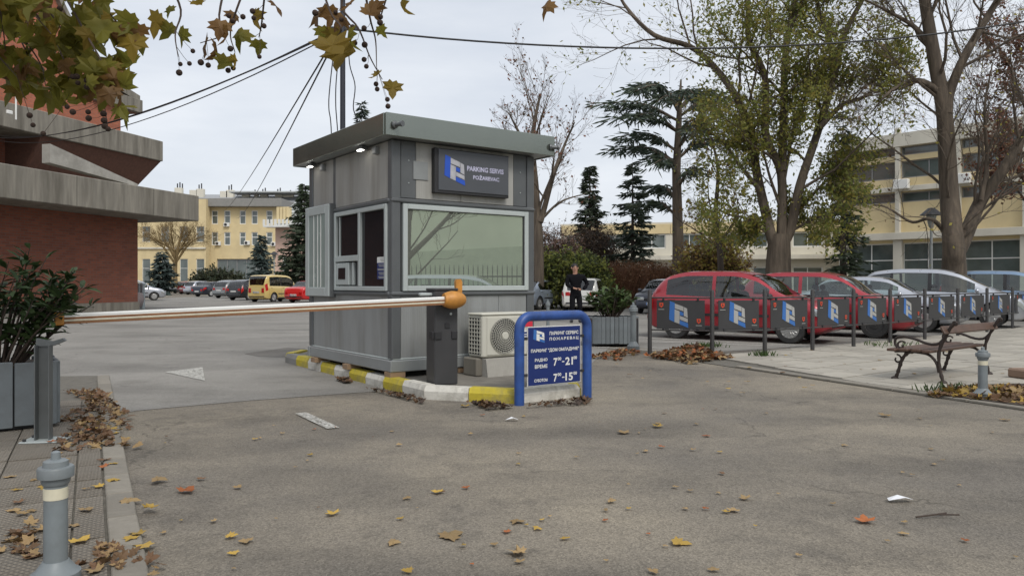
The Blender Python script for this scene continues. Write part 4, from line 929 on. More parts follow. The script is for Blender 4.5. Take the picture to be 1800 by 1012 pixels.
def shrub(name, label, base, rx, ry, h, nst, nleaf, nobj, Lf, mats, seed, lean=(0, 0), low=.15):
    rg = random.Random(seed); t = thing(name, label, 'shrub', base)
    st = MB(); spots = []
    for i in range(nst):
        a = rg.uniform(0, 2 * math.pi); q = math.sqrt(rg.random())
        tip = Vector((rx * q * math.cos(a) + lean[0], ry * q * math.sin(a) + lean[1], h * (1 - .45 * q * q) * rg.uniform(.75, 1.0)))
        b = Vector((tip.x * .25, tip.y * .25, -.03)); pts = crom([b, b.lerp(tip, .5) + Vector((rg.uniform(-.06, .06), rg.uniform(-.06, .06), .05)), tip], 8)
        st.tube(pts, [lerp(.012, .003, k / 8) for k in range(9)], 5)
        for k in range(int(nleaf / nst)):
            u = low + (1 - low) * rg.random() ** .8; p = pts[min(7, int(u * 8))].lerp(pts[min(8, int(u * 8) + 1)], (u * 8) % 1)
            az = rg.uniform(0, 2 * math.pi); el = rg.uniform(-.3, .9)
            spots.append((p, az, el, rg.uniform(.75, 1.25)))
    st.build('stems', TWIG, t, fix=False)
    rg.shuffle(spots); me = [leaf_mesh('leaf', Lf, Lf * .3, m) for m in mats]
    rest = MB()
    for i, (p, az, el, s) in enumerate(spots):
        M = Matrix.Translation(p) @ Matrix.Rotation(az, 4, 'Z') @ Matrix.Rotation(-el, 4, 'Y') @ Matrix.Rotation(rg.uniform(-.6, .6), 4, 'X') @ Matrix.Scale(s, 4)
        if i < nobj:
            o = link('leaf', me[rg.randrange(len(me))], t); o.matrix_local = M
        else:
            m0 = me[0]; rest.cur = rg.randrange(len(mats)); rest.add([M @ v.co for v in m0.vertices], [tuple(q.vertices) for q in m0.polygons])
    if rest.v: tag(rest.build('leaves', mats, t, fix=False), kind='stuff')
    return t
shrub('laurel_shrub', 'dark evergreen laurel bush filling the box planter at the left edge', (-4.46, 6.5, .56), .78, .32, 1.05, 50, 1000, 300, .14, LAUR, 3, (.16, 0), .2)
GRN = [leafmat('shrub_leaf', (.05, .085, .025), (.09, .13, .04), .4, .2), leafmat('shrub_leaf2', (.08, .11, .04), (.045, .075, .02), .4, .2)]
shrub('leafy_shrub', 'green long leaved shrub growing in the rounded planter', (1.98, 15.3, .56), .52, .4, .68, 40, 520, 240, .17, GRN, 4)
# round stone tubs and steel posts by the brick hall
for i, (px, py) in enumerate(((172, 546), (217, 545))):
    g = G(px, py); tag(MB().lathe([(.55, 0), (.8, .2), (.9, .5), (.82, .78), (.7, .82), (.62, .7)], 22).build('stone_tub', mk('mauve_stone', (.24, .2, .2), .85, var=.15), None, 50, loc=(g.x, g.y, 0)), ('round mauve concrete tub left of its twin by the brick wall', 'round mauve concrete tub nearest the corner of the brick wall')[i], 'tub')
for i, px in enumerate((245, 251)):
    g = G(px, 543); tag(MB().lathe([(.1, 0), (.1, 1.15), (.12, 1.16), (.12, 1.25), (.05, 1.28)], 14).build('steel_post', mk('pale_steel', (.4, .46, .48), .4, metal=.3), None, 50, loc=(g.x, g.y, 0)), ('pale steel post at the corner of the brick hall, left one', 'pale steel post at the corner of the brick hall, right one')[i], 'post')

# ------------------------------------------------------------------ street lamps
def lamp(px, top_py, d, label, h=None):
    p = P(px, top_py, d); t = thing('street_lamp', label, 'lamp', (p.x, d, 0)); h = p.z
    mb = MB(); mb.tube([(0, 0, 0), (0, 0, h - .75)], [.07, .045], 10); mb.build('column', mk('lamp_grey', (.3, .32, .32), .5), t, 60)
    mb = MB(); mb.lathe([(.06, h - .8), (.1, h - .74), (.2, h - .32), (.2, h - .3)], 8); mb.build('lantern_glass', mk('lantern', (.3, .31, .28), .2), t)
    mb = MB(); mb.lathe([(.42, h - .3), (.4, h - .27), (.12, h - .02), (.02, h)], 12); mb.build('lamp_hood', IRON, t)
lamp(1637, 365, 30, 'street lamp with conical hood in front of the yellow grid building'); lamp(524, 419, 62, 'taller street lamp left of the kiosk near the big spruce'); lamp(482, 442, 72, 'smaller street lamp beside the blue spruce')

# ------------------------------------------------------------------ cars
def pch(xs, ys):
    xs = np.array(xs, float); ys = np.array(ys, float); h = np.diff(xs); dl = np.diff(ys) / h; m = np.zeros_like(xs)
    m[1:-1] = np.where(dl[:-1] * dl[1:] > 0, 2 * dl[:-1] * dl[1:] / (dl[:-1] + dl[1:] + 1e-12), 0); m[0] = dl[0]; m[-1] = dl[-1]
    def f(x):
        x = min(max(x, xs[0]), xs[-1]); k = min(max(int(np.searchsorted(xs, x) - 1), 0), len(h) - 1); t = (x - xs[k]) / h[k]
        return float((1 + 2 * t) * (1 - t) ** 2 * ys[k] + t * (1 - t) ** 2 * h[k] * m[k] + t * t * (3 - 2 * t) * ys[k + 1] + t * t * (t - 1) * h[k] * m[k + 1])
    return f
SHAPES = {
 'hatch': dict(x=[-2.03, -1.97, -1.8, -1.45, -.9, 0, .5, 1.0, 1.25, 1.65, 1.92, 2.05], top=[.62, .85, 1.17, 1.43, 1.52, 1.51, 1.40, 1.06, .96, .87, .75, .5], belt=[.6, .84, .97, .98, .96, .93, .91, .9, .88, .82, .7, .48], W=.83, wr=.67, wb=(-1.25, 1.27), rw=.30, side=[(-1.5, -.42), (-.34, .82)], ws=(.42, 1.14), bk=(-1.93, -1.6)),
 'sedan': dict(x=[-2.25, -2.2, -1.95, -1.55, -.95, -.2, .4, .95, 1.3, 1.8, 2.1, 2.22], top=[.6, .88, 1.0, 1.05, 1.38, 1.43, 1.38, 1.1, .94, .86, .74, .5], belt=[.58, .86, .96, .97, .95, .93, .91, .9, .88, .82, .7, .48], W=.87, wr=.66, wb=(-1.32, 1.35), rw=.31, side=[(-1.25, -.35), (-.27, .75)], ws=(.35, 1.08), bk=(-1.6, -1.0)),
 'wagon': dict(x=[-2.2, -2.14, -2.0, -1.7, -.9, 0, .5, 1.0, 1.35, 1.8, 2.1, 2.22], top=[.62, .9, 1.25, 1.45, 1.48, 1.47, 1.4, 1.12, .96, .88, .74, .5], belt=[.6, .88, .96, .97, .96, .94, .92, .9, .88, .84, .7, .48], W=.86, wr=.68, wb=(-1.3, 1.36), rw=.31, side=[(-1.9, -1.2), (-1.12, -.3), (-.22, .8)], ws=(.42, 1.12), bk=(-2.13, -1.85)),
 'mpv': dict(x=[-2.15, -2.1, -1.95, -1.6, -.9, 0, .5, 1.1, 1.5, 1.85, 2.1, 2.2], top=[.65, .98, 1.4, 1.62, 1.68, 1.66, 1.55, 1.24, 1.04, .93, .8, .52], belt=[.63, .94, 1.04, 1.05, 1.03, 1.0, .98, .97, .96, .88, .74, .5], W=.89, wr=.71, wb=(-1.3, 1.4), rw=.33, side=[(-1.75, -1.2), (-1.12, -.2), (-.1, .98)], ws=(.45, 1.3), bk=(-2.08, -1.75)),
 'van': dict(x=[-2.05, -2.0, -1.92, -1.7, -.9, 0, .5, .95, 1.2, 1.6, 1.95, 2.05], top=[.8, 1.3, 1.62, 1.78, 1.82, 1.8, 1.7, 1.32, 1.08, .98, .85, .55], belt=[.78, 1.0, 1.06, 1.07, 1.06, 1.04, 1.02, 1.0, .98, .92, .78, .5], W=.86, wr=.76, wb=(-1.3, 1.35), rw=.31, side=[(-1.7, -.6), (-.5, .8)], ws=(.42, 1.12), bk=(-2.02, -1.82)),
}
PLW = mk('number_plate', (.6, .6, .58), .4, var=.03); HEADL = mk('headlamp', (.55, .57, .58), .08, metal=.6, var=.2, scale=30); TAILL = mk('tail_lamp', (.42, .012, .012), .15, var=.15, scale=20); RIMM = mk('alloy_rim', (.5, .5, .49), .35, metal=.7, var=.1); STEELW = mk('steel_wheel', (.035, .035, .036), .6)
def paint(name, c, metal=.3): return mk('paint_' + name, c, .3, metal=metal, var=.05, scale=2, coat=.7, c2=tuple(x * .8 + .02 for x in c), c2amt=.3, c2scale=2)
def make_car(kind, paintm, label, loc, rz, group, rim='cap', detail=True, plate='PO·064 ŠK'):
    S = SHAPES[kind]; top = pch(S['x'], S['top']); belt = pch(S['x'], S['belt']); x0, x1 = S['x'][0], S['x'][-1]; W = S['W']; wr = S['wr']
    def sect(x):
        e = min(x - x0, x1 - x); rnd = 1 - .20 * max(0, 1 - e / .5) ** 2.2
        w = W * rnd; zb = .2 + .1 * max(0, 1 - e / .3) ** 2; tp = top(x); bl = min(belt(x), tp - .012); g = min(1, max(0, (tp - bl - .06) / .35))
        wrr = lerp(w * .80, min(wr, w * .9), g)
        mid = lerp(zb, bl, .5)
        q = [(0, zb), (w * .8, zb), (w * .95, zb + .05), (w * .99, zb + .16), (w * 1.0, mid), (w * .995, lerp(mid, bl, .55)), (w * .975, bl - .04), (w * .94, bl)]
        for f in (.3, .62, .88): q.append((lerp(w * .94, wrr, f ** 1.35), lerp(bl, tp - .035 * (.3 + g), f)))
        q += [(wrr * .93, tp - .014 * (.3 + g)), (wrr * .78, tp - .003), (wrr * .4, tp + .008), (0, tp + .012)]
        return q
    ex = [e for p in S['side'] + [S['ws'], S['bk']] for e in p]
    xs = sorted(set([q for q in [x0 + (x1 - x0) * i / 56 for i in range(57)] if all(abs(q - e) > .025 for e in ex)] + ex + [x0 + .02, x1 - .02]))
    mb = MB(); n = 15; ring = []
    for x in xs:
        q = sect(x); full = [(y, z) for y, z in q] + [(-y, z) for y, z in q[-2:0:-1]]; ring.append(len(mb.v)); mb.v += [(x, y, z) for y, z in full]
    m = 2 * n - 2
    sw = (7, 8, 9, 18, 19, 20); tw = (11, 12, 13, 14, 15, 16)
    def hole(x, k): return (k in sw and any(a < x < b for a, b in S['side'])) or (k in tw and (S['ws'][0] < x < S['ws'][1] or S['bk'][0] < x < S['bk'][1]))
    panes = {}
    for i in range(len(xs) - 1):
        xm = (xs[i] + xs[i + 1]) / 2
        for k in range(m):
            f_ = (ring[i] + k, ring[i] + (k + 1) % m, ring[i + 1] + (k + 1) % m, ring[i + 1] + k); mb.f.append(f_); hh = hole(xm, k); mb.mi.append(2 if hh else 0)
            if hh:
                if k in sw: key = ('side_window', [j for j, (a, b) in enumerate(S['side']) if a < xm < b][0], k < 12)
                else: key = ('windscreen' if xm > 0 else 'rear_window', 0, 0)
                panes.setdefault(key, []).append([mb.v[q] for q in f_])
    mb.f.append(tuple(ring[0] + k for k in range(m))); mb.f.append(tuple(ring[-1] + k for k in range(m))[::-1]); mb.mi += [0, 0]
    t = thing('parked_car' if kind != 'van' else 'parked_van', label, 'car' if kind != 'van' else 'van', loc, rz, group)
    body = mb.build('body', [paintm, BLACK, CARGLASS0], t, 38)
    # wheel wells
    cm = MB()
    for wx in S['wb']:
        for s in (-1, 1):
            Mx = Matrix.Translation((wx, s * (W - .12), S['rw'])) @ Matrix.Rotation(R(90), 4, 'X'); c_ = MB(); c_.lathe([(S['rw'] * 1.17, -.16), (S['rw'] * 1.17, .16)], 26); cm.add([Mx @ Vector(p) for p in c_.v], c_.f)
    cut = cm.build('cut', BLACK, t); md = body.modifiers.new('wells', 'BOOLEAN'); md.object = cut; md.operation = 'DIFFERENCE'; md.solver = 'EXACT'; md.material_mode = 'TRANSFER'
    bpy.context.view_layer.update(); me = bpy.data.meshes.new_from_object(body.evaluated_get(bpy.context.evaluated_depsgraph_get())); body.modifiers.clear(); body.data = me; bpy.data.objects.remove(cut)
    gi = [i for i, mm in enumerate(me.materials) if mm == CARGLASS0]
    bm = bmesh.new(); bm.from_mesh(me); bmesh.ops.delete(bm, geom=[f for f in bm.faces if f.material_index in gi], context='FACES'); bm.to_mesh(me); bm.free()
    for (nm, _, _), fs in sorted(panes.items(), key=str):
        pb = MB(); ix = {}
        for f_ in fs:
            for q in f_:
                if q not in ix: ix[q] = len(pb.v); pb.v.append(q)
            pb.f.append(tuple(ix[q] for q in f_)); pb.mi.append(0)
        pb.build(nm, CARGLASS, t, 60)
    tr_ = MB(); tr_.box((-.3, 0, .5), (S['x'][-1] * 1.25, W * 1.7, .5), 0, .04); tr_.box((S['ws'][1] - .28, 0, .82), (.4, W * 1.6, .22), 0, .06); tr_.build('cabin_floor', BLACK, t)
    for sx_, sy_ in ((-.05, -.36), (-.05, .36), (-.95, -.4), (-.95, .0), (-.95, .4)):
        q = MB(); Ms = Matrix.Translation((sx_, sy_, .72)) @ Matrix.Rotation(R(-12), 4, 'Y'); q.box((0, 0, .16), (.14, .46 if sx_ > -.5 else .4, .4), 0, .06, Ms); q.box((0, 0, .44), (.09, .24, .14), 0, .04, Ms); q.build('seat', mk('seat_cloth', (.05, .05, .055), .9, var=.2), t, 50)
    def yat(x, z):
        q = sect(x)[3:12]
        for (ya, za), (yb, zb_) in zip(q, q[1:]):
            if za <= z <= zb_ + 1e-9: return lerp(ya, yb, (z - za) / max(zb_ - za, 1e-6))
        return q[-1][0]
    def side_patch(nm, xa, xb, zf0, zf1, mat, off=.006, nx=12, nz=4, par=None):
        for s in (-1, 1):
            mb = MB(); g = []
            for i in range(nx + 1):
                x = lerp(xa, xb, i / nx); z0_, z1_ = zf0(x), zf1(x)
                if z1_ - z0_ < .02: z1_ = z0_ + .02
                for k in range(nz + 1): z = lerp(z0_, z1_, k / nz); mb.v.append((x, s * (yat(x, z) + off), z))
            for i in range(nx):
                for k in range(nz): a = i * (nz + 1) + k; mb.f.append((a, a + nz + 1, a + nz + 2, a + 1) if s < 0 else (a, a + 1, a + nz + 2, a + nz + 1)); mb.mi.append(0)
            mb.build(nm, mat, par or t, 60, fix=False)
    # wheels
    for wx in S['wb']:
        for s in (-1, 1):
            M = Matrix.Translation((wx, s * (W - .095), S['rw'])) @ Matrix.Rotation(R(90) * s, 4, 'X') @ Matrix.Rotation(math.pi, 4, 'X'); r = S['rw']
            M = Matrix.Translation((wx, s * (W - .1), r)) @ Matrix.Rotation(-R(90) * s, 4, 'X')
            mb = MB(); mb.lathe([(r * .62, -.09), (r * .93, -.09), (r, -.06), (r, .06), (r * .94, .088), (r * .66, .092), (r * .62, .06)], 30); mb.v = [tuple(M @ Vector(p)) for p in mb.v]; wh = mb.build('wheel', RUBBER, t, 40)
            mb = MB()
            if rim == 'steel':
                mb.lathe([(r * .64, .07), (r * .56, .075), (r * .5, .05), (r * .3, .055), (r * .26, .085), (r * .1, .085), (r * .09, .1), (.002, .1)], 24)
            else:
                mb.lathe([(r * .65, .078), (r * .6, .085), (r * .56, .06), (r * .2, .06), (r * .18, .088), (.003, .09)], 24)
                ns = 14 if rim == 'cap' else 6
                for i in range(ns):
                    a = 2 * math.pi * i / ns; mr_ = Matrix.Rotation(a, 4, 'Z'); c_ = MB(); c_.box((r * .38, 0, .072), (r * .42, r * (.09 if ns > 8 else .12), .03), 0, .006); mb.add([mr_ @ Vector(p) for p in c_.v], c_.f)
            mb.v = [tuple(M @ Vector(p)) for p in mb.v]; mb.build('rim', STEELW if rim == 'steel' else RIMM, wh, 40)
    for (_, xa), (xb, _) in (zip(S['side'], S['side'][1:]) if kind != 'hatch' else ()): side_patch('pillar_trim', xa, xb, lambda x: belt(x) + .01, lambda x: belt(x) + (top(x) - .035 - belt(x)) * .87, BLACK, .004, 3, 4)
    side_patch('side_moulding', S['wb'][0] + .42, S['wb'][1] - .42, lambda x: .53, lambda x: .585, BLACK, .008, 10, 1)
    # lamps
    zt = lambda f: (lambda x: lerp(.3, belt(x), f))
    side_patch('headlight', x1 - .34, x1 - .06, lambda x: belt(x) - .2, lambda x: belt(x) - .05, HEADL, .008, 6, 3)
    if kind in ('van', 'mpv', 'hatch'): side_patch('tail_light', x0 + .04, x0 + .2, lambda x: belt(x) - .28, lambda x: min(belt(x) + .16, top(x) - .06), TAILL, .009, 5, 4)
    else: side_patch('tail_light', x0 + .03, x0 + .3, lambda x: belt(x) - .24, lambda x: belt(x) - .06, TAILL, .009, 5, 3)
    for xe, s in ((x0, -1), (x1, 1)):
        zp = .66 if s < 0 else .42
        if kind == 'sedan' and s < 0: zp = .5
        xo = xe
        # distance to the body at that height
        for i in range(40):
            xx = xe - s * i * .01
            if top(xx) >= zp + .06: xo = xx; break
        if s < 0:      # a rear lamp facing backwards, one each side
            for sy in (-1, 1):
                mb = MB(); mb.box((xo - .012, sy * W * .62, zp + .12), (.03, .2, .17 if kind != 'van' else .3), 0, .01); mb.build('tail_light', TAILL, t)
        else:
            for sy in (-1, 1): mb = MB(); mb.box((xo + .005, sy * W * .55, .62), (.05, .28, .12), 0, .02); mb.build('headlight', HEADL, t)
            mb = MB(); mb.box((xo + .012, 0, .6), (.04, .62, .1), 0, .015); mb.build('grille', BLACK, t)
        mb = MB(); mb.box((xo + s * .028, 0, zp), (.014, .5, .11), 0, .004); pl_ = mb.build('number_plate', PLW, t)
        if detail:
            pm = text_mesh(plate, .07, .42); pm.materials.append(BLACK); po = link('plate_number', pm, pl_); po.location = (xo + s * .036, s * -.19, zp - .035); po.rotation_euler = (0, 0, R(90) * s)
            mb = MB(); mb.box((xo + s * .036, -s * .225, zp), (.003, .035, .1)); mb.build('plate_band', LOGOB, pl_)
        mb = MB(); mb.box((xe - s * .06, 0, .37), (.14, W * 1.55, .16), 0, .05); mb.build('bumper', BLACK if rim != 'alloy' else paintm, t)
    for s in (-1, 1):
        mb = MB(); mb.box((S['ws'][1] - .25, s * (W + .07), belt(S['ws'][1] - .25) + .06), (.1, .17, .13), 0, .035); mb.build('wing_mirror', paintm if rim == 'alloy' else BLACK, t, 50)
        for xa, xb in S['side'][-2:]:
            mb = MB(); zz = belt(xa) - .1; mb.box((xa + .14, s * (yat(xa + .14, zz) + .015), zz), (.17, .03, .03), 0, .01); mb.build('door_handle', paintm, t)
            mb = MB()
            for zi in range(6):
                z0_, z1_ = lerp(.3, belt(xa - .04), zi / 6), lerp(.3, belt(xa - .04), (zi + 1) / 6); mb.add([(xa - .047, s * (yat(xa - .04, z0_) + .002), z0_), (xa - .036, s * (yat(xa - .04, z0_) + .002), z0_), (xa - .036, s * (yat(xa - .04, z1_) + .002), z1_), (xa - .044, s * (yat(xa - .04, z1_) + .002), z1_)], [(0, 1, 2, 3)])
            mb.build('door_gap', BLACK, t, fix=False)
        mb = MB(); mb.box(((S['wb'][0] + S['wb'][1]) / 2, s * (W - .012), .27), (S['wb'][1] - S['wb'][0] - .8, .05, .09), 0, .02); mb.build('sill', BLACK, t)
    return t
RED = paint('red', (.34, .018, .03)); SILV = paint('silver', (.46, .48, .52), .6); SILB = paint('silver_blue', (.40, .46, .55), .5); GREY = paint('grey', (.2, .21, .21), .5); WHT = paint('white', (.72, .71, .66), 0); DBL = paint('dark_blue', (.012, .016, .03)); BLK = paint('black', (.015, .016, .018)); YEL = paint('yellow', (.62, .47, .17), 0); RD2 = paint('bright_red', (.55, .02, .02), 0); MAR = paint('dark_red', (.2, .02, .02)); BLU = paint('pale_blue', (.22, .32, .46), .4)
car_rz = math.atan2(CARD.y, CARD.x)
fr0 = Vector((5.78, 15.7))           # near front wheel of the first red car
GP = 'cars parked nose out behind the fence'
def place(kind, pm, label, near_front, rim, d=CARD, **k):
    S = SHAPES[kind]; nrm = Vector((-d.y, d.x)); c = Vector(near_front) - d * S['wb'][1] + nrm * (S['W'] - .1)
    return make_car(kind, pm, label, (c.x, c.y, .006), math.atan2(d.y, d.x), k.pop('group', GP), rim, **k)
place('hatch', RED, 'red three door hatchback nearest the planter behind the fence', fr0, 'cap')
place('hatch', RED, 'second red hatchback with black steel wheel behind the fence', (8.25, 17.2), 'steel')
place('sedan', SILV, 'silver car with spoked alloy wheel beside the second red car', (10.5, 19.3), 'alloy')
place('mpv', SILV, 'tall silver people carrier with dark side windows behind the fence', (13.45, 21.2), 'alloy')
place('mpv', BLU, 'pale blue people carrier at the right edge behind the fence', (17.6, 24.2), 'alloy')
GM = 'cars parked along the hedge'
dl_ = Vector((.35, .94)).normalized()
def at(kind, pm, label, px, py, d, rim='cap', group=GM, **k):
    g = G(px, py); return make_car(kind, pm, label, (g.x, g.y, .006), math.atan2(d[1], d[0]), group, rim, **k)
at('sedan', SILB, 'silver blue sedan half hidden by the kiosk corner', 944, 543, (.5, .87), 'alloy')
at('wagon', WHT, 'white estate car seen from behind the standing man', 1030, 545, (.22, .97), 'cap')
at('sedan', DBL, 'dark blue car facing out between the shrub and the red hatchback', 1172, 549, (-.45, -.9), 'alloy')
GL = 'row of cars parked past the barrier'
rowd = (.36, .93)
for kind, pm, label, px, py in (('van', YEL, 'pale yellow small van at the front of the far car row', 486, 530), ('hatch', BLK, 'black hatchback next to the yellow van', 443, 527), ('hatch', GREY, 'grey hatchback left of the black one in the far row', 414, 523.5), ('sedan', DBL, 'dark blue sedan in the middle of the far row', 377, 521), ('hatch', SILV, 'silver hatchback just behind the dark blue sedan', 354, 517.5), ('hatch', MAR, 'dark red hatchback in the far row', 341, 516.5), ('hatch', BLK, 'small black hatchback beside the dark red one', 329, 515.3), ('sedan', GREY, 'grey sedan towards the end of the far row', 318, 513.8), ('mpv', BLK, 'dark people carrier almost at the end of the far row', 305, 512.5)):
    at(kind, pm, label, px, py, rowd, 'cap', GL, detail=(kind == 'van'))
at('mpv', BLK, 'black car standing apart at the far end of the lane', 291, 511.5, (.1, 1), 'cap', 'cars at the far end', detail=False)
at('hatch', BLK, 'dark car by the spruce bush', 258, 512, (.3, 1), 'cap', 'cars at the far end', detail=False)  # even black paint all over
at('sedan', RD2, 'bright red car cut off by the left edge of the kiosk', 553, 531, rowd, 'cap', GL)
at('hatch', SILV, 'silver car half hidden by the corner of the brick hall', 236, 528, (.9, .5), 'cap', 'cars at the far end', detail=False)
make_car('wagon', SILV, 'silver estate car mirrored in the booth window', (9.6, 5.6, .006), R(80), 'cars across the street', 'alloy', detail=False)

# ------------------------------------------------------------------ man by the planter
def skin(name, chain_list, mat, parent, sub=2):
    vs, es, rs = [], [], []
    idx = {}
    for chain in chain_list:
        prev = None
        for key, p, r in chain:
            if key not in idx: idx[key] = len(vs); vs.append(p); rs.append(r)
            if prev is not None: es.append((prev, idx[key]))
            prev = idx[key]
    me = bpy.data.meshes.new(name); me.from_pydata(vs, es, []); o = bpy.data.objects.new(name, me); col.objects.link(o)
    m = o.modifiers.new('s', 'SKIN'); m.use_smooth_shade = True; s = o.modifiers.new('d', 'SUBSURF'); s.levels = sub; s.render_levels = sub
    for i, r in enumerate(rs): me.skin_vertices[0].data[i].radius = (r if isinstance(r, tuple) else (r, r))
    me.skin_vertices[0].data[0].use_root = True
    bpy.context.view_layer.update(); m2 = bpy.data.meshes.new_from_object(o.evaluated_get(bpy.context.evaluated_depsgraph_get())); bpy.data.objects.remove(o)
    m2.materials.clear(); m2.materials.append(mat); m2.shade_smooth(); ob = link(name, m2, parent); return ob
g = G(1012, 567)
man = thing('person', 'person in black jacket and trousers standing behind the rounded planter, hand at belt', 'person', (g.x, g.y, .006), R(4))
SKN = mk('skin', (.42, .23, .16), .55, var=.08, scale=12); CLO = mk('black_cloth', (.008, .008, .010), .9, var=.2, scale=12, spec=.1); TRO = mk('black_trousers', (.009, .009, .011), .9, var=.2, scale=10, spec=.1); HAIR = mk('dark_hair', (.014, .01, .008), .6, var=.3, scale=40)
k_ = 1.86 / 1.8
def V(x, y, z): return (x * k_, y * k_, z * k_)
body = [[('pel', V(0, 0, .98), .05), ('sp', V(0, 0, 1.15), .08), ('ch', V(0, .0, 1.36), (.10, .08)), ('nk', V(-.01, -.015, 1.5), .06), ('hd', V(-.025, -.045, 1.6), .075), ('ht', V(-.03, -.05, 1.7), .088), ('hc', V(-.03, -.035, 1.77), .06)],
        [('ch', 0, 0), ('sr', V(-.19, 0, 1.43), .04), ('er', V(-.25, -.04, 1.16), .03), ('wr', V(-.06, -.2, 1.05), .026), ('hr', V(.02, -.22, 1.03), .03)],
        [('ch', 0, 0), ('sl', V(.19, 0, 1.43), .04), ('el', V(.33, .05, 1.2), .03), ('wl', V(.2, -.03, 1.0), .022)],
        [('pel', 0, 0), ('kr', V(-.1, -.06, .5), .04), ('ar', V(-.12, .0, .09), .03), ('tr', V(-.13, -.15, .035), .035)],
        [('pel', 0, 0), ('kl', V(.11, -.03, .5), .04), ('al', V(.13, .05, .09), .03), ('tl', V(.16, -.1, .035), .035)]]
man.scale = (1.1, 1.0, 1.0)
skin('body', body, SKN, man)
jk = [[('hem', V(0, 0, .74), (.18, .145)), ('pel', V(0, 0, .86), (.18, .145)), ('w', V(0, 0, 1.02), (.165, .13)), ('sp', V(0, 0, 1.18), (.165, .13)), ('ch', V(0, 0, 1.36), (.19, .135)), ('co', V(-.005, -.005, 1.47), (.10, .085)), ('cl', V(-.01, -.01, 1.52), .075)],
      [('ch', 0, 0), ('sr', V(-.20, 0, 1.42), .085), ('er', V(-.26, -.04, 1.16), .066), ('wr', V(-.09, -.19, 1.06), .048)],
      [('ch', 0, 0), ('sl', V(.20, 0, 1.42), .085), ('el', V(.34, .05, 1.2), .066), ('wl', V(.21, -.07, 1.0), .05)]]
skin('jacket', jk, CLO, man)
trs = [[('wst', V(0, 0, 1.04), .12), ('pel', V(0, 0, .93), .145), ('hr', V(-.09, -.01, .82), .105), ('kr', V(-.105, -.065, .5), .08), ('ar', V(-.12, .0, .1), .06)], [('pel', 0, 0), ('hl', V(.09, 0, .82), .105), ('kl', V(.115, -.035, .5), .08), ('al', V(.13, .05, .1), .06)]]
skin('trousers', trs, TRO, man)
for s, (ax, ay, tx_, ty_) in ((-1, (-.12, .03, -.135, -.19)), (1, (.13, .08, .165, -.14))):
    mb = MB(); mb.tube([V(ax, ay + .02, .045), V(lerp(ax, tx_, .4), lerp(ay, ty_, .4), .05), V(tx_, ty_, .035)], [.05, .05, .035], 10); mb.build('shoe', BLACK, man, 60)
hc = V(-.03, -.035, 1.70)
mb = MB()
for i in range(9):
    a = i / 8 * math.pi / 2; mb_r = .095 * math.cos(a) * k_; 
prof = [(.097 * k_ * math.cos(a) + .001, .1 * k_ * math.sin(a)) for a in [i / 8 * math.pi / 2 for i in range(9)]]
mb.lathe([(.088 * k_, -.05 * k_)] + prof, 18, (hc[0], hc[1] + .022, hc[2] + .02), Matrix.Rotation(R(-14), 4, 'X')); mb.build('hair', HAIR, man, 60)
fx = Vector(V(-.032, -.135, 1.655))
mb = MB(); mb.tube([fx + Vector((0, 0, .03)), fx + Vector((0, -.018, -.012)), fx + Vector((0, -.002, -.022))], [.008, .013, .008], 8); mb.build('nose', SKN, man, 60)
for s in (-1, 1):
    mb = MB(); mb.box((fx.x + s * .032, fx.y + .003, fx.z + .036), (.026, .012, .009), 0, .003); mb.build('eye', BLACK, man)
    mb = MB(); mb.box((fx.x + s * .034, fx.y + .0, fx.z + .058), (.036, .014, .008), 0, .002); mb.build('eyebrow', HAIR, man)
    mb = MB(); mb.lathe([(.008, -.03), (.02, -.015), (.02, .015), (.008, .03)], 8, (fx.x + s * .09, fx.y + .1, fx.z + .02)); mb.build('ear', SKN, man, 60)
mb = MB(); mb.box((fx.x, fx.y + .004, fx.z - .048), (.05, .014, .011), 0, .004); mb.build('mouth', mk('lip', (.28, .1, .08), .5), man)
hw = Vector(V(.03, -.225, 1.03))
for i in range(4):
    mb = MB(); b0_ = hw + Vector((.02, 0, .022 - i * .017)); mb.tube([b0_, b0_ + Vector((.045, -.012, -.006)), b0_ + Vector((.07 - .006 * abs(i - 1), .006, -.016))], [.0095, .009, .007], 7); mb.build('finger', SKN, man, 60)
mb = MB(); mb.tube([hw + Vector((-.01, -.015, .02)), hw + Vector((.02, -.035, .028)), hw + Vector((.045, -.035, .02))], [.011, .01, .008], 7); mb.build('thumb', SKN, man, 60)
mb = MB(); mb.box((.005, -.152 * k_, 1.33 * k_), (.03, .012, .12), 0, .004); 
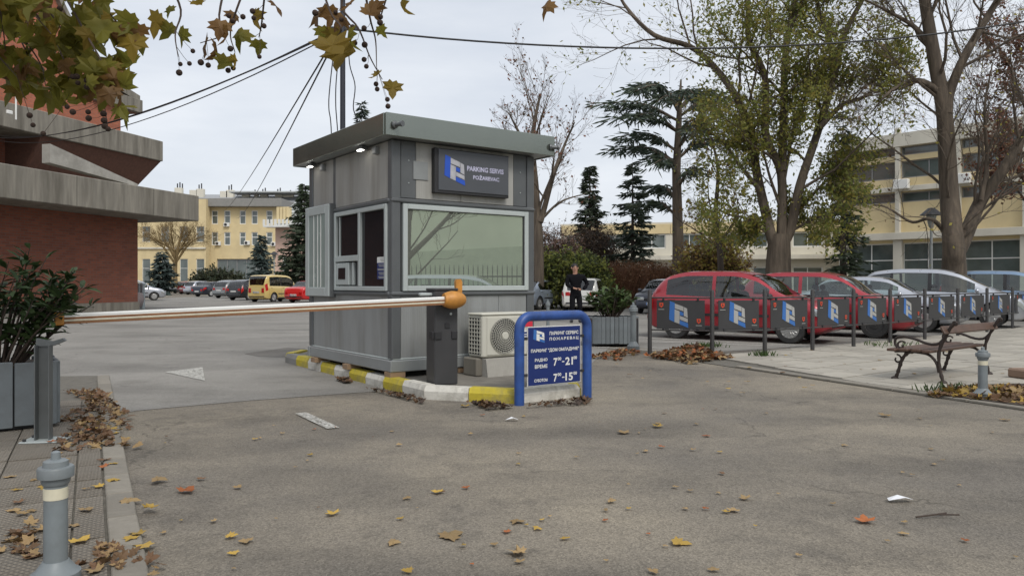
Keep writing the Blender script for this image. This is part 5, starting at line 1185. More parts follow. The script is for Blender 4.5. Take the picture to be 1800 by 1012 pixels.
# ------------------------------------------------------------------ trees
def rdir(rg): 
    z = rg.uniform(-1, 1); a = rg.uniform(0, 2 * math.pi); q = math.sqrt(1 - z * z); return Vector((q * math.cos(a), q * math.sin(a), z))
def leafq(mb, p, s, rg, asp=.6, nrm=None):
    u = rdir(rg); v = u.cross(rdir(rg))
    if v.length < 1e-3: return
    v.normalize(); u = u * s; v = v * s * asp
    mb.add([p - u * .5, p + v * .5, p + u * .5, p - v * .5], [(0, 1, 2, 3)])
def spawn(wood, pts, r0, r1, lvl, C, rg, leaf=None):
    n = len(pts); rad = [lerp(r0, r1, i / (n - 1)) for i in range(n)]
    wood.tube(pts, rad, 10 if r0 > .12 else (6 if r0 > .03 else (4 if r0 > .012 else 3)), r0 > .1)
    if leaf and lvl <= C.get('leaflvl', 1): leaf(pts, lvl)
    if lvl <= 0: return
    L = sum((pts[i + 1] - pts[i]).length for i in range(n - 1))
    k = C['n'][lvl]; k = int(k) + (rg.random() < k % 1)
    for j in range(k):
        u = C.get('from', .25) + (1 - C.get('from', .25)) * (j + rg.random()) / k
        f = u * (n - 1); i = min(int(f), n - 2); p = pts[i].lerp(pts[i + 1], f - i); t = (pts[i + 1] - pts[i]).normalized()
        ax = t.cross(rdir(rg)); 
        if ax.length < 1e-3: continue
        ax.normalize(); d = Matrix.Rotation(rg.uniform(*C.get('ang', (.45, 1.0))), 3, ax) @ t
        d = (d + Vector((0, 0, C.get('up', .15)))).normalized()
        cl = L * C.get('lf', .55) * (1 - .45 * u) * rg.uniform(.7, 1.25); cl = min(cl, C.get('maxl', 99))
        q = [p]; dd = d.copy(); m = 5
        for s in range(m):
            dd = (dd + rdir(rg) * C.get('wob', .22) + Vector((0, 0, C.get('droop', .04)))).normalized(); q.append(q[-1] + dd * cl / m)
        rr = min(lerp(r0, r1, u) * C.get('rk', .38), C.get('rmax', 9)); spawn(wood, q, rr, max(rr * .25, C.get('rmin', .004)), lvl - 1, C, rg, leaf)
def leafer(mb, rg, dens, s, spread=.18, asp=.6, mats=1, keep=None):
    def f(pts, lvl):
        for i in range(len(pts) - 1):
            dn = dens * (pts[i + 1] - pts[i]).length
            for _ in range(int(dn) + (rg.random() < dn % 1)):
                p = pts[i].lerp(pts[i + 1], rg.random()) + rdir(rg) * spread * rg.random()
                if keep and not keep(p): continue
                mb.cur = rg.randrange(mats); leafq(mb, p, s * rg.uniform(.6, 1.3), rg, asp)
    return f
def tree(name, label, base, limbs, C, seed, bark, lv, crown=None, cmats=None, d=None, cat='tree'):
    """limbs: (points, r0, r1, level)"""
    rg = random.Random(seed); t = thing(name, label, cat, base); wood = MB(); cr = MB(); off = Vector(base)
    lf = None
    if crown: lf = leafer(cr, rg, crown['dens'], crown['s'], crown.get('spread', .2), crown.get('asp', .6), len(cmats), crown.get('keep'))
    for pts, r0, r1, lvl in limbs: spawn(wood, [Vector(p) - off for p in crom(pts, max(8, 4 * len(pts)))], r0, r1, lvl, C, rg, lf)
    wood.build('trunk', bark, t, 60, fix=False)
    if cr.v: cr.build('crown', cmats, t, fix=False)
    return t
def pl(d, pts, rg, j=.6): return [P(a, b, d + (rg.uniform(-j, j) if i > 1 else 0)) for i, (a, b) in enumerate(pts)]
GL1 = leafmat('ash_green', (.26, .30, .08), (.36, .34, .09), .35, .6); GL2 = leafmat('ash_yellow', (.42, .36, .09), (.3, .29, .07), .35, .6)
RL = leafmat('russet_leaf', (.26, .11, .07), (.18, .08, .05), .4, .35); GOLD = leafmat('golden_leaf', (.26, .17, .05), (.17, .11, .04), .4, .25); BRNL = leafmat('dry_leaf', (.13, .08, .045), (.2, .12, .06), .4, .2)
NEED = leafmat('spruce_needle', (.045, .062, .036), (.065, .085, .055), .4, .15); NEEDB = leafmat('blue_spruce_needle', (.065, .09, .083), (.045, .065, .058), .4, .12); CED = leafmat('cedar_needle', (.05, .07, .055), (.075, .1, .08), .4, .15)
rg = random.Random(21)
# forked tree, d = 26
d = 26.0
limbs = [(pl(d, [(1679, 540), (1677, 470), (1676, 430), (1668, 332), (1660, 200), (1641, 95), (1622, -20), (1600, -160)], rg, .3), .42, .13, 3),
         (pl(d, [(1684, 440), (1698, 412), (1725, 351), (1764, 298), (1802, 236), (1870, 160), (1900, 60)], rg, .5), .27, .08, 3),
         (pl(d, [(1664, 200), (1670, 160), (1698, 95), (1737, 28), (1775, -40), (1800, -120)], rg, .5), .19, .06, 3),
         (pl(d, [(1724, 352), (1735, 285), (1731, 190), (1745, 110)], rg, .5), .09, .02, 3),
         (pl(d, [(1664, 415), (1650, 395), (1632, 384), (1602, 390), (1560, 365), (1535, 360)], rg, .6), .09, .02, 2),
         (pl(d, [(1650, 160), (1620, 143), (1592, 145), (1560, 165), (1530, 200)], rg, .8), .12, .02, 3),
         (pl(d, [(1642, 95), (1610, 50), (1560, 20), (1500, -10)], rg, 1), .11, .02, 3)]
tree('forked_tree', 'bare tree with thick forked trunk rising behind the silver cars', P(1679, 540, d) * 1, limbs, dict(rmax=.06, n=[0, 8, 10, 14], lf=.62, maxl=4.2, up=.1, wob=.3, rmin=.005, leaflvl=0), 5, BARK, 3, dict(dens=.25, s=.13, spread=.25), [BRNL, GL2])
# multi stem tree with green leaves, d = 28
d = 28.0
b0 = P(1368, 545, d)
limbs = [([b0, P(1368, 478, d), P(1369, 440, d), P(1370, 412, d)], .5, .38, 0),
         (pl(d, [(1360, 430), (1352, 400), (1331, 308), (1317, 223), (1279, 147), (1220, 86), (1150, 62), (1100, 12), (1080, -30)], rg, .7), .21, .04, 3),
         (pl(d, [(1372, 430), (1374, 400), (1373, 304), (1346, 237), (1345, 138), (1317, 71), (1314, 0), (1300, -90)], rg, .7), .2, .06, 3),
         (pl(d, [(1376, 430), (1390, 400), (1407, 323), (1436, 237), (1464, 142), (1484, 62), (1516, 0), (1550, -70)], rg, .7), .21, .06, 3),
         (pl(d, [(1374, 300), (1378, 200), (1380, 100), (1398, 0), (1410, -90)], rg, .9), .17, .06, 3),
         (pl(d, [(1440, 225), (1480, 185), (1526, 166), (1570, 110)], rg, .9), .12, .03, 3),
         (pl(d, [(1464, 142), (1460, 80), (1440, 20), (1430, -50)], rg, .9), .12, .04, 3),
         (pl(d, [(1340, 340), (1300, 290), (1270, 250), (1230, 220)], rg, .9), .09, .02, 3), (pl(d, [(1395, 380), (1440, 330), (1490, 280)], rg, .9), .08, .02, 3), (pl(d, [(1372, 350), (1385, 280), (1400, 200), (1420, 150)], rg, 1.5), .08, .02, 3), (pl(d, [(1374, 370), (1350, 300), (1330, 210)], rg, 2), .07, .02, 3),
         (pl(d, [(1355, 415), (1315, 385), (1275, 375), (1245, 350)], rg, 1.2), .06, .02, 3), (pl(d, [(1385, 410), (1430, 385), (1470, 370), (1490, 340)], rg, 1.2), .06, .02, 3), (pl(d, [(1368, 420), (1345, 395), (1310, 410)], rg, 1.2), .04, .02, 3), (pl(d, [(1372, 420), (1395, 390), (1425, 400)], rg, 1.2), .04, .02, 3)]
def keep(p):      # the outer upper left limbs are already bare
    q = p + b0; px = q.x / q.y * F + 900; return px > 1225 or rg.random() < .12
tree('ash_tree', 'many stemmed tree with green and yellowing leaves behind the red cars', b0, limbs, dict(rmax=.06, n=[0, 8, 9, 12], lf=.6, maxl=3.6, up=.08, wob=.28, rmin=.005, leaflvl=1), 9, BARK, 3, dict(dens=8.5, s=.16, spread=.38, asp=.45, keep=keep), [GL1, GL1, GL2])
# slim yellowing tree left of it
d = 33.0
limbs = [(pl(d, [(1268, 535), (1266, 450), (1258, 380), (1262, 300), (1250, 240)], rg, .3), .16, .04, 3), (pl(d, [(1264, 430), (1290, 390), (1300, 360)], rg), .08, .02, 2), (pl(d, [(1262, 400), (1235, 370), (1215, 365)], rg), .07, .02, 2)]
tree('small_tree', 'slim tree with yellow brown leaves beside the cedar', P(1268, 535, d), limbs, dict(n=[0, 5, 6, 10], lf=.5, maxl=2.6, up=.1, wob=.25, leaflvl=1), 11, BARKD, 3, dict(dens=2.2, s=.2, spread=.3), [GOLD, GL2, BRNL])
# russet tree at the right edge
d = 31.0
limbs = [(pl(d, [(1850, 540), (1845, 430), (1835, 330), (1830, 200), (1820, 80)], rg, .4), .25, .06, 3), (pl(d, [(1840, 380), (1790, 300), (1745, 240)], rg), .1, .03, 3), (pl(d, [(1832, 250), (1790, 160), (1765, 90)], rg), .1, .03, 3), (pl(d, [(1840, 420), (1800, 350), (1760, 300)], rg), .08, .02, 3)]
tree('russet_tree', 'tree with rust red leaves at the upper right edge', P(1850, 540, d), limbs, dict(n=[0, 5, 7, 10], lf=.55, maxl=3, up=.1, wob=.25, leaflvl=1), 12, BARKD, 3, dict(dens=12.0, s=.15, spread=.3), [RL, RL, BRNL])
# bare tree with few russet leaves right of the kiosk
d = 36.0
limbs = [(pl(d, [(947, 535), (947, 430), (941, 332), (936, 260), (940, 213), (950, 165)], rg, .4), .27, .05, 3), (pl(d, [(949, 390), (957, 365), (974, 304), (992, 256), (1010, 215)], rg, .6), .17, .03, 3), (pl(d, [(938, 300), (915, 240), (895, 200)], rg, .6), .12, .03, 3), (pl(d, [(952, 385), (985, 355), (1030, 340)], rg, .6), .08, .02, 2)]
tree('bare_tree', 'nearly bare tree with scattered russet leaves right of the kiosk roof', P(947, 535, d), limbs, dict(n=[0, 6, 8, 11], lf=.52, maxl=3.4, up=.2, wob=.22, rmin=.006, leaflvl=0), 13, BARK, 3, dict(dens=1.4, s=.15, spread=.25), [RL, BRNL])
# golden bare tree far left
d = 88.0
limbs = [(pl(d, [(308, 505), (308, 470), (312, 440), (322, 400)], rg, .5), .3, .1, 3)] + [(pl(d, [(309, 465 - i * 4), (308 + dx * .5, 430 - abs(dx) * .05), (308 + dx, 400 + abs(dx) * .25)], rg, 1.5), .15, .04, 3) for i, dx in enumerate((-55, 52, -30, 28, -8, 40, -45))]
tree('golden_tree', 'round bare tree with golden twigs in front of the yellow wing', P(308, 505, d), limbs, dict(n=[0, 6, 8, 10], lf=.6, maxl=4.5, up=.15, wob=.25, rmin=.010, leaflvl=0), 14, mk('golden_bark', (.22, .155, .07), .9, var=.2), 3, dict(dens=.25, s=.14, spread=.4), [GOLD, BRNL])
def conifer(name, label, px, base_py, top_py, half_px, d, mats, seed, shape=1.0, whorls=26, per=8, blade=.5, droop=.25, bare=0.06, taper=.85, cat='tree'):
    rg = random.Random(seed); b = P(px, base_py, d); b.z = 0; tp = P(px, top_py, d).z; Rm = half_px / F * d
    t = thing(name, label, cat, b); wood = MB(); nd = MB()
    wood.tube([(0, 0, 0), (0, 0, tp * .5), (0, 0, tp)], [tp * .018 + .04, tp * .011, .01], 8)
    for i in range(whorls):
        f = bare + (1 - bare) * (i + rg.random() * .6) / whorls; z = tp * f; rad = Rm * ((1 - f) ** taper) * shape + .08
        for j in range(per):
            a = rg.uniform(0, 2 * math.pi); L = rad * rg.uniform(.5, 1.15); pts = []; zj = rg.uniform(-.9, .9) * tp / whorls
            for s in range(6):
                u = s / 5; pts.append(Vector((math.cos(a) * L * u, math.sin(a) * L * u, z + zj - droop * L * u + .18 * L * u * u)))
            wood.tube(pts, [max(.004, .02 * (1 - u / 5.5)) * (1 + L * .3) for u in range(6)], 3, False)
            n = max(6, int(L / blade * 12))
            for s in range(n):
                u = .12 + .88 * rg.random(); k = u * 5; p = pts[min(4, int(k))].lerp(pts[min(5, int(k) + 1)], k % 1)
                side = Vector((-math.sin(a), math.cos(a), 0)) * rg.choice((-1, 1)); tv = (side * rg.uniform(.3, 1) + Vector((math.cos(a), math.sin(a), 0)) * rg.uniform(.2, .9) + Vector((0, 0, rg.uniform(-.6, .15)))).normalized() * blade * rg.uniform(.5, 1.1) * (1.1 - .5 * u)
                wv = tv.cross(rdir(rg)).normalized() * blade * .055
                nd.cur = rg.randrange(len(mats)); nd.add([p - wv, p + tv * .5 - wv * 1.3, p + tv, p + tv * .5 + wv * 1.3, p + wv], [(0, 1, 2, 3, 4)])
    wood.build('trunk', BARKD, t, 60, fix=False); nd.build('crown', mats, t, fix=False); return t
conifer('spruce_tree', 'tall dark spruce directly left of the kiosk', 535, 515, 326, 64, 60, [NEED], 31, whorls=36, per=9, blade=.75, taper=.75)
conifer('blue_spruce', 'small blue spruce behind the yellow van', 460, 512, 414, 31, 84, [NEEDB], 32, whorls=20, per=10, blade=.85, taper=.6)
conifer('blue_spruce', 'low wide blue spruce bush under the golden tree', 285, 512, 445, 33, 80, [NEEDB], 33, whorls=14, per=12, blade=.85, taper=.5)
conifer('spruce_tree', 'spruce whose tip shows above the kiosk roof', 636, 515, 178, 70, 70, [NEEDB, NEED], 34, whorls=44, per=8, blade=.85)
conifer('pointed_conifer', 'dense pointed dark conifer behind the bare tree', 1037, 520, 292, 48, 46, [NEED], 35, whorls=34, per=10, blade=.6, taper=.7)
conifer('spruce_tree', 'loose dark spruce between the pointed conifer and the cedar', 1112, 525, 285, 60, 42, [CED, NEED], 36, whorls=24, per=7, blade=.6, droop=.3, taper=.65)
conifer('spruce_tree', 'thin ragged dark spruce between the ash tree and the yellow building', 1482, 525, 190, 52, 36, [NEED], 37, whorls=26, per=6, blade=.55, droop=.45, taper=.5)
# cedar with flat layered limbs
d = 38.0; rg = random.Random(40); cb = P(1190, 530, d); cb.z = 0
cd = thing('cedar_tree', 'tall cedar with flat layered dark branches', 'tree', cb); wood = MB(); nd = MB()
wood.tube([P(1193, 530, d) - cb, P(1192, 430, d) - cb, P(1189, 300, d) - cb, P(1194, 200, d) - cb, P(1197, 140, d) - cb], [.34, .29, .22, .14, .04], 10)
lay = [(150, -95, 40), (165, 70, 30), (185, -150, 60), (178, 90, 30), (205, -120, 40), (215, 65, 40), (240, -140, 45), (232, 50, 30), (262, -120, 30), (280, -70, 60), (300, 45, 40), (330, -60, 50), (355, -75, 30), (250, 80, 50), (170, -40, 20), (160, 30, 15)]
for yy, dx, dr in lay:
    for rep in range(2):
        p0 = P(1193, yy + 28, d) - cb; p1 = P(1193 + dx * rg.uniform(.7, 1.05), yy + rg.uniform(0, 14), d + rg.uniform(-3.2, 3.2)) - cb; pm_ = p0.lerp(p1, .5) + Vector((0, 0, .55))
        pts = crom([p0, pm_, p1], 10); wood.tube(pts, [lerp(.075, .012, k / 10) for k in range(11)], 5, False)
        L = (p1 - p0).length; ax = (p1 - p0).normalized()
        for s in range(int(L * 40)):
            u = .25 + .75 * rg.random(); k = u * 10; p = pts[min(9, int(k))].lerp(pts[min(10, int(k) + 1)], k % 1)
            out = Vector((rg.uniform(-1, 1), rg.uniform(-1, 1), rg.uniform(-.35, .2))) * (.2 + .75 * u); q = p + out * .6; tv = (out + ax * .4 + Vector((0, 0, -.25))).normalized() * rg.uniform(.3, .6); wv = tv.cross(rdir(rg)).normalized() * .03
            nd.cur = rg.randrange(2); nd.add([q - wv, q + tv * .5 - wv * 1.4, q + tv, q + tv * .5 + wv * 1.4, q + wv], [(0, 1, 2, 3, 4)])
wood.build('trunk', BARK, cd, 60, fix=False); nd.build('crown', [CED, NEED], cd, fix=False)
# hedges and dry shrubs
def bushmass(name, label, pxa, pxb, base_py, top_py, d, mats, seed, n, L, upright, cat='hedge', depth=2.0, wd=.05, rag=.25):
    rg = random.Random(seed); a = P(pxa, base_py, d); b = P(pxb, base_py, d); t = thing(name, label, cat, (a.x, d, 0)); st = MB(); lf = MB(); W_ = b.x - a.x; H = P(0, top_py, d).z
    for i in range(n):
        x = rg.random() * W_; y = rg.uniform(-depth / 2, depth / 2); h = H * (1 - rag * rg.random()) * (1 - .25 * (2 * x / W_ - 1) ** 4) * (1 - .2 * (2 * y / depth) ** 2)
        z0 = 0 if upright else h * rg.random() ** .6 * .9
        dv = Vector((rg.gauss(0, .18 if upright else .8), rg.gauss(0, .18 if upright else .8), 1 if upright else rg.uniform(-.2, .9))).normalized()
        p0 = Vector((x, y, z0)); p1 = p0 + dv * (h if upright else L)
        if upright: st.tube([p0, p0.lerp(p1, .5) + rdir(rg) * .05, p1], [.012, .009, .004], 3, False)
        for k in range(3 if upright else 6):
            q = p0.lerp(p1, rg.uniform(.2, 1)); lf.cur = rg.randrange(len(mats)); leafq(lf, q + rdir(rg) * .12, wd * rg.uniform(.7, 1.6) * 2.2, rg, .5)
        if not upright: st.tube([p0, p1], [.008, .003], 3, False)
    st.build('stems', TWIG if not upright else mk('red_stem', (.16, .075, .04), .85, var=.25), t, fix=False); lf.build('foliage', mats, t, fix=False); return t
bushmass('russet_hedge', 'upright russet brown hedge behind the white estate car', 1035, 1205, 530, 452, 39, [BRNL, leafmat('russet_hedge_leaf', (.17, .085, .035), (.12, .06, .03), .3, .2)], 51, 2600, .5, True)
bushmass('green_hedge', 'loose green evergreen hedge behind the silver blue sedan', 922, 1062, 530, 430, 37.5, [leafmat('hedge_green', (.055, .075, .025), (.1, .11, .035), .4, .2), GL1], 52, 3600, .6, False, wd=.07)
bushmass('dry_shrub', 'pinkish brown leafless shrub under the bare tree', 930, 1010, 530, 375, 40, [leafmat('pink_dry', (.32, .21, .18), (.22, .14, .11), .3, .2), BRNL], 53, 1500, 1.1, False, 'shrub', wd=.045)
bushmass('dry_shrub', 'dark grey brown thicket below the pointed conifer', 1015, 1085, 530, 375, 44, [BARKD, BRNL], 54, 1400, 1.2, False, 'shrub', wd=.05)
bushmass('low_bushes', 'dark shrubs before the entrance of the yellow block', 345, 420, 512, 472, 95, [NEED, leafmat('dull_green', (.05, .06, .03), (.08, .075, .04), .3, .1)], 55, 900, 1.2, False, 'shrub', depth=3, wd=.14)
bushmass('autumn_bush', 'yellow brown bush below the small tree by the low building', 1205, 1300, 530, 400, 36, [GOLD, BRNL, GL2], 56, 1500, .8, False, 'shrub', wd=.07)

# ------------------------------------------------------------------ plane tree overhead: trunk beyond the left edge, twigs hang into view
PLG = [leafmat('plane_green', (.19, .18, .03), (.3, .23, .045), .4, .6), leafmat('plane_olive', (.3, .21, .04), (.17, .15, .03), .4, .6), leafmat('plane_brown', (.2, .11, .04), (.27, .16, .045), .4, .5)]
def plane_leaf(mat, s=1.0, curl=.15):
    pts = [(0, -.05), (.16, -.10), (.42, -.12), (.33, .04), (.62, .20), (.40, .26), (.42, .42), (.22, .40), (.12, .58), (0, .98)]
    pts = [(0, -.05), (.2, -.16), (.30, -.02), (.62, .04), (.46, .2), (.60, .42), (.34, .42), (.22, .52), (.2, .7), (0, 1.0)]
    full = pts + [(-x, y) for x, y in pts[-2:0:-1]]
    mb = MB(); mb.v = [(0, .3 * s, .02 * s)] + [(x * s, y * s, (-curl * (x * x + (y - .3) ** 2) + .05 * math.sin(9 * x + 5 * y)) * s) for x, y in full]
    n = len(full); mb.f = [(0, 1 + i, 1 + (i + 1) % n) for i in range(n)]
    me = bpy.data.meshes.new('leaf'); me.from_pydata(mb.v, [], mb.f); me.materials.append(mat); return me
rg = random.Random(77)
ptree = thing('plane_tree', 'plane tree whose leafy twigs with round seed balls hang in from above', 'tree', (-4.6, 2.4, 0))
off = Vector((-4.6, 2.4, 0)); wood = MB()
wood.tube([(0, 0, 0), (.05, 0, 1.2), (.1, .1, 2.6), (.2, .2, 4.2)], [.34, .28, .25, .2], 14)
limb = crom([Vector((-4.45, 2.55, 3.0)), Vector((-3.6, 3.5, 3.55)), Vector((-2.3, 4.4, 3.5)), Vector((-1.0, 4.6, 3.45)), Vector((.35, 4.7, 3.35)), Vector((.8, 4.8, 3.3))], 40)
wood.tube([p - off for p in limb], [lerp(.12, .015, i / 40) for i in range(41)], 8)
limb2 = crom([Vector((-4.45, 2.55, 3.2)), Vector((-4.0, 3.4, 3.6)), Vector((-3.4, 4.4, 3.7)), Vector((-3.0, 5.2, 3.7))], 20); wood.tube([p - off for p in limb2], [lerp(.1, .03, i / 20) for i in range(21)], 8)
lmesh = [plane_leaf(m, .145 * q, c) for m in PLG for c, q in ((.15, 1), (.6, .85), (-.4, 1.1), (.9, .95))]
twl = [[(-60, -60), (20, 40), (70, 110), (80, 150)], [(-20, -80), (60, 20), (110, 100), (125, 160)], [(60, -90), (120, 0), (165, 90), (186, 200)], [(120, -90), (165, 0), (195, 70), (212, 105)], [(-80, 0), (-10, 90), (30, 135)], [(0, -80), (40, 0), (90, 60)], [(150, -60), (185, 10), (208, 45)], [(-60, -20), (10, 30), (50, 100), (60, 140)], [(40, -60), (100, 40), (150, 110), (165, 150)], [(-30, -60), (0, 20), (10, 90)], [(90, -60), (140, 40), (185, 120), (200, 165)]]
tws = [[(300, -40), (318, 20), (308, 60), (313, 100)], [(400, -50), (385, 30), (395, 60), (352, 76)], [(440, -50), (415, 20), (405, 60), (413, 92)], [(470, -40), (460, 40), (455, 66)], [(560, -50), (580, 20), (600, 50), (585, 72)], [(620, -50), (600, 10), (630, 50), (650, 100), (672, 140)], [(640, -40), (650, 30), (660, 70), (662, 118)], [(690, -40), (672, 20), (668, 38)], [(972, -50), (966, 2)], [(352, -40), (345, -8)], [(490, -40), (482, -6)], [(705, -40), (700, 0)]]
tips = []; leaves = []
def twig(pl_, d, dens):
    p = [P(a, b, d + rg.uniform(-.12, .12)) for a, b in pl_]
    src = limb + limb2; near = min(src, key=lambda q: (q - p[0]).length); pts = crom([near, near.lerp(p[0], .5) + Vector((0, 0, .08))] + p, 22)
    wood.tube([q - off for q in pts], [lerp(.012, .0025, i / 22) for i in range(23)], 5); tips.append(pts)
    for _ in range(dens):
        q = pts[rg.randrange(6, 22)]; leaves.append((q + Vector((rg.uniform(-.11, .11), rg.uniform(-.18, .18), rg.uniform(-.10, .03))), rg.uniform(.75, 1.2), rg.randrange(3) if rg.random() < .45 else 0))
for q in twl: twig(q, rg.uniform(4.2, 4.9), 24)
for q in tws: twig(q, 4.45, 0)
for a, b, s in ((278, 26, 1.1), (300, 44, .9), (322, 52, .8), (388, 38, .9), (402, 50, .9), (424, 52, 1), (362, 76, 1), (384, 84, .9), (398, 103, .8), (412, 98, .7), (455, 72, .8), (446, 18, .9), (345, 4, .7), (482, 4, .7), (557, 22, 1.1), (582, 14, 1.2), (604, 28, 1), (576, 72, 1.3), (600, 80, 1.3), (608, 56, 1), (642, 18, .9), (622, 4, .8), (656, 6, .8), (666, 48, .6), (668, 128, .7), (690, 146, .7), (702, 6, .8), (966, 3, 1.0), (568, 48, .9), (592, 52, 1.1), (412, 22, .7), (300, 12, .6)):
    leaves.append((P(a, b, 4.45 + rg.uniform(-.15, .15)), s * .95, rg.choice((0, 1, 2, 2))))
for p, s, c in leaves:
    o = link('leaf', lmesh[c * 4 + rg.randrange(4)], ptree)
    # hang: tip of the blade down, face turned at random
    M = Matrix.Translation(p - off) @ Matrix.Rotation(rg.uniform(0, 2 * math.pi), 4, 'Z') @ Matrix.Rotation(R(-90) + rg.gauss(0, .55), 4, 'X') @ Matrix.Rotation(rg.gauss(0, .5), 4, 'Z') @ Matrix.Scale(s, 4)
    o.matrix_local = M
SEED = mk('seed_ball', (.05, .03, .022), .9, var=.4, scale=60, bump=1, bscale=200)
sb = MB(); nl = 8; sb.lathe([(max(.0005, .0165 * math.sin(math.pi * i / nl)), -.0165 * math.cos(math.pi * i / nl)) for i in range(nl + 1)], 12); sb0 = None
for a, b in ((315, 128), (317, 113), (339, 90), (333, 112), (353, 110), (366, 115), (401, 124), (410, 120), (405, 86), (427, 70), (456, 100), (464, 46), (402, 28), (409, 37), (427, 30), (446, 32), (444, 20), (554, 23), (590, 22), (600, 35), (620, 48), (640, 50), (624, 76), (641, 79), (640, 105), (644, 117), (661, 148), (663, 157), (681, 175), (682, 187), (669, 30), (668, 40), (52, 203), (58, 220), (76, 235), (118, 188), (128, 197), (155, 197), (156, 208), (135, 135), (137, 146), (153, 153), (182, 200), (183, 212), (184, 222), (190, 227), (152, 142), (128, 135), (70, 50), (105, 16)):
    p = P(a, b, 4.45); q = min((t[i] for t in tips for i in range(8, 23)), key=lambda t: (t - p - Vector((0, 0, .05))).length + (5 if t.z < p.z + .02 else 0))
    wood.tube([q - off, q.lerp(p, .5) + Vector((.004, 0, -.01)) - off, p - off], [.0016, .0012, .0012], 4, False)
    if sb0 is None: sb0 = sb.build('seed_ball', SEED, ptree, 180); o = sb0
    else: o = link('seed_ball', sb0.data, ptree)
    o.location = p - off; s = rg.uniform(.8, 1.15); o.scale = (s, s, s)
wood.build('trunk', TWIG, ptree, 60, fix=False)

# ------------------------------------------------------------------ fallen leaves and litter
FL = {'tan': leafmat('fallen_tan', (.34, .235, .11), (.25, .15, .07), .3, .1), 'yellow': leafmat('fallen_yellow', (.44, .29, .06), (.33, .21, .07), .3, .1), 'brown': leafmat('fallen_brown', (.17, .095, .05), (.12, .07, .04), .3, .1), 'orange': leafmat('fallen_orange', (.36, .115, .035), (.28, .12, .05), .3, .1)}
fm = {k: [plane_leaf(m, .088, c) for c in (-.12, -.3, .12)] for k, m in FL.items()}
def fallen(x, y, z, s, k, where):
    o = link('fallen_leaf', rg.choice(fm[k])); o.location = (x, y, z + .006); o.rotation_euler = (rg.gauss(0, .05), rg.gauss(0, .05), rg.uniform(0, 6.28)); o.scale = (s, s * rg.uniform(.7, 1.1), s)
    px = 900 + x / y * F; py = HZ + CH * F / y
    if 'open asphalt' in where:
        ar = ('near the left edging', 'left of the island front', 'before the barrier', 'before the blue hoop', 'right of the blue hoop', 'below the fence', 'below the bench')[min(6, max(0, int((px - 290) / 215)))]
        where = 'on asphalt %s, %s' % (ar, 'close to the camera' if py > 900 else ('midway out' if py > 800 else 'well away'))
    elif 'dimpled' in where:
        e = (Vector((x, y)) - l0).dot(ln)
        where = 'on dimpled slabs %s, %s' % ('around the front bollard' if y < 3.6 else ('midway along the edging' if y < 5 else 'by the boom post'), 'on the edging strip' if e < .16 else ('just inside the edging' if e < .6 else 'well inside the edging'))
    sz = 'large' if s > .95 else ('mid sized' if s > .5 else 'tiny')
    lb = '%s %s fallen leaf %s' % (sz, k, where); tag(o, lb, 'leaf', 'fallen leaves ' + where)
for px, py, k, s in ((322, 868, 'orange', 1.3), (588, 907, 'yellow', .9), (782, 947, 'tan', 1.25), (912, 917, 'tan', .9), (920, 975, 'tan', 1.3), (1184, 955, 'yellow', 1), (1160, 752, 'yellow', 1.1), (1100, 763, 'tan', 1.2), (1522, 921, 'orange', 1), (1288, 901, 'tan', .7), (262, 969, 'yellow', 1.2), (250, 948, 'yellow', 1), (685, 956, 'tan', .8), (400, 946, 'yellow', .7), (768, 866, 'yellow', .7), (270, 849, 'tan', 1.3), (215, 889, 'tan', 1.2), (270, 900, 'yellow', 1.2), (1070, 883, 'tan', .7), (895, 937, 'orange', .6), (432, 952, 'tan', .7), (1735, 705, 'yellow', 1.6), (1555, 731, 'tan', 1.1), (1765, 740, 'tan', .9), (1240, 768, 'orange', .7), (1312, 880, 'tan', .7), (820, 716, 'yellow', 1.1)):
    g = G(px, py); fallen(g.x, g.y, .008 if px > 290 else .028, s, k, 'lying alone on the open asphalt' if px > 290 else 'on the dimpled slabs by the edging')
ks = ['tan', 'tan', 'yellow', 'brown', 'tan', 'orange']
for i in range(95):
    py = 720 + 290 * rg.random() ** 1.1; px = rg.uniform(290, 1790); g = G(px, py); fallen(g.x, g.y, .008, rg.uniform(.22, .6), rg.choice(ks), 'lying alone on the open asphalt')
for i in range(70):
    u = rg.random(); p = l0.lerp(l1, u) + ln * abs(rg.gauss(.1, .7)) + ld * rg.uniform(-.3, .3); fallen(p.x, p.y, .028, rg.uniform(.5, 1.0), rg.choice(ks + ['yellow', 'yellow']), 'on the dimpled slabs by the edging')
for i in range(40):
    g = G(rg.uniform(1080, 1790), rg.uniform(615, 705)); fallen(g.x, g.y, .034, rg.uniform(.3, .8), rg.choice(ks), 'on the pavement around the bench')
def litter(name, label, pts, mats, n, seed, hgt=.06, s=.1):
    rg = random.Random(seed); mb = MB()
    for i in range(n):
        u, v = rg.random(), rg.random()
        if u + v > 1: u, v = 1 - u, 1 - v
        tri = rg.choice(pts); p = Vector(tri[0]) + (Vector(tri[1]) - Vector(tri[0])) * u + (Vector(tri[2]) - Vector(tri[0])) * v
        e = min(u, v, 1 - u - v) * 3; z = .03 + rg.random() * hgt * (.2 + e); mb.cur = rg.randrange(len(mats))
        me = fm['tan'][rg.randrange(3)]; M = Matrix.Translation((p.x, p.y, z)) @ Matrix.Rotation(rg.uniform(0, 6.28), 4, 'Z') @ Matrix.Rotation(rg.gauss(0, .45), 4, 'X') @ Matrix.Rotation(rg.gauss(0, .45), 4, 'Y') @ Matrix.Scale(s / .088 * rg.uniform(.5, 1.2), 4)
        mb.add([M @ v_.co for v_ in me.vertices], [tuple(q.vertices) for q in me.polygons])
    return tag(mb.build(name, mats, None, fix=False), label, 'leaf litter', kind='stuff')
A4 = [FL['brown'], FL['orange'], FL['tan'], BRNL]
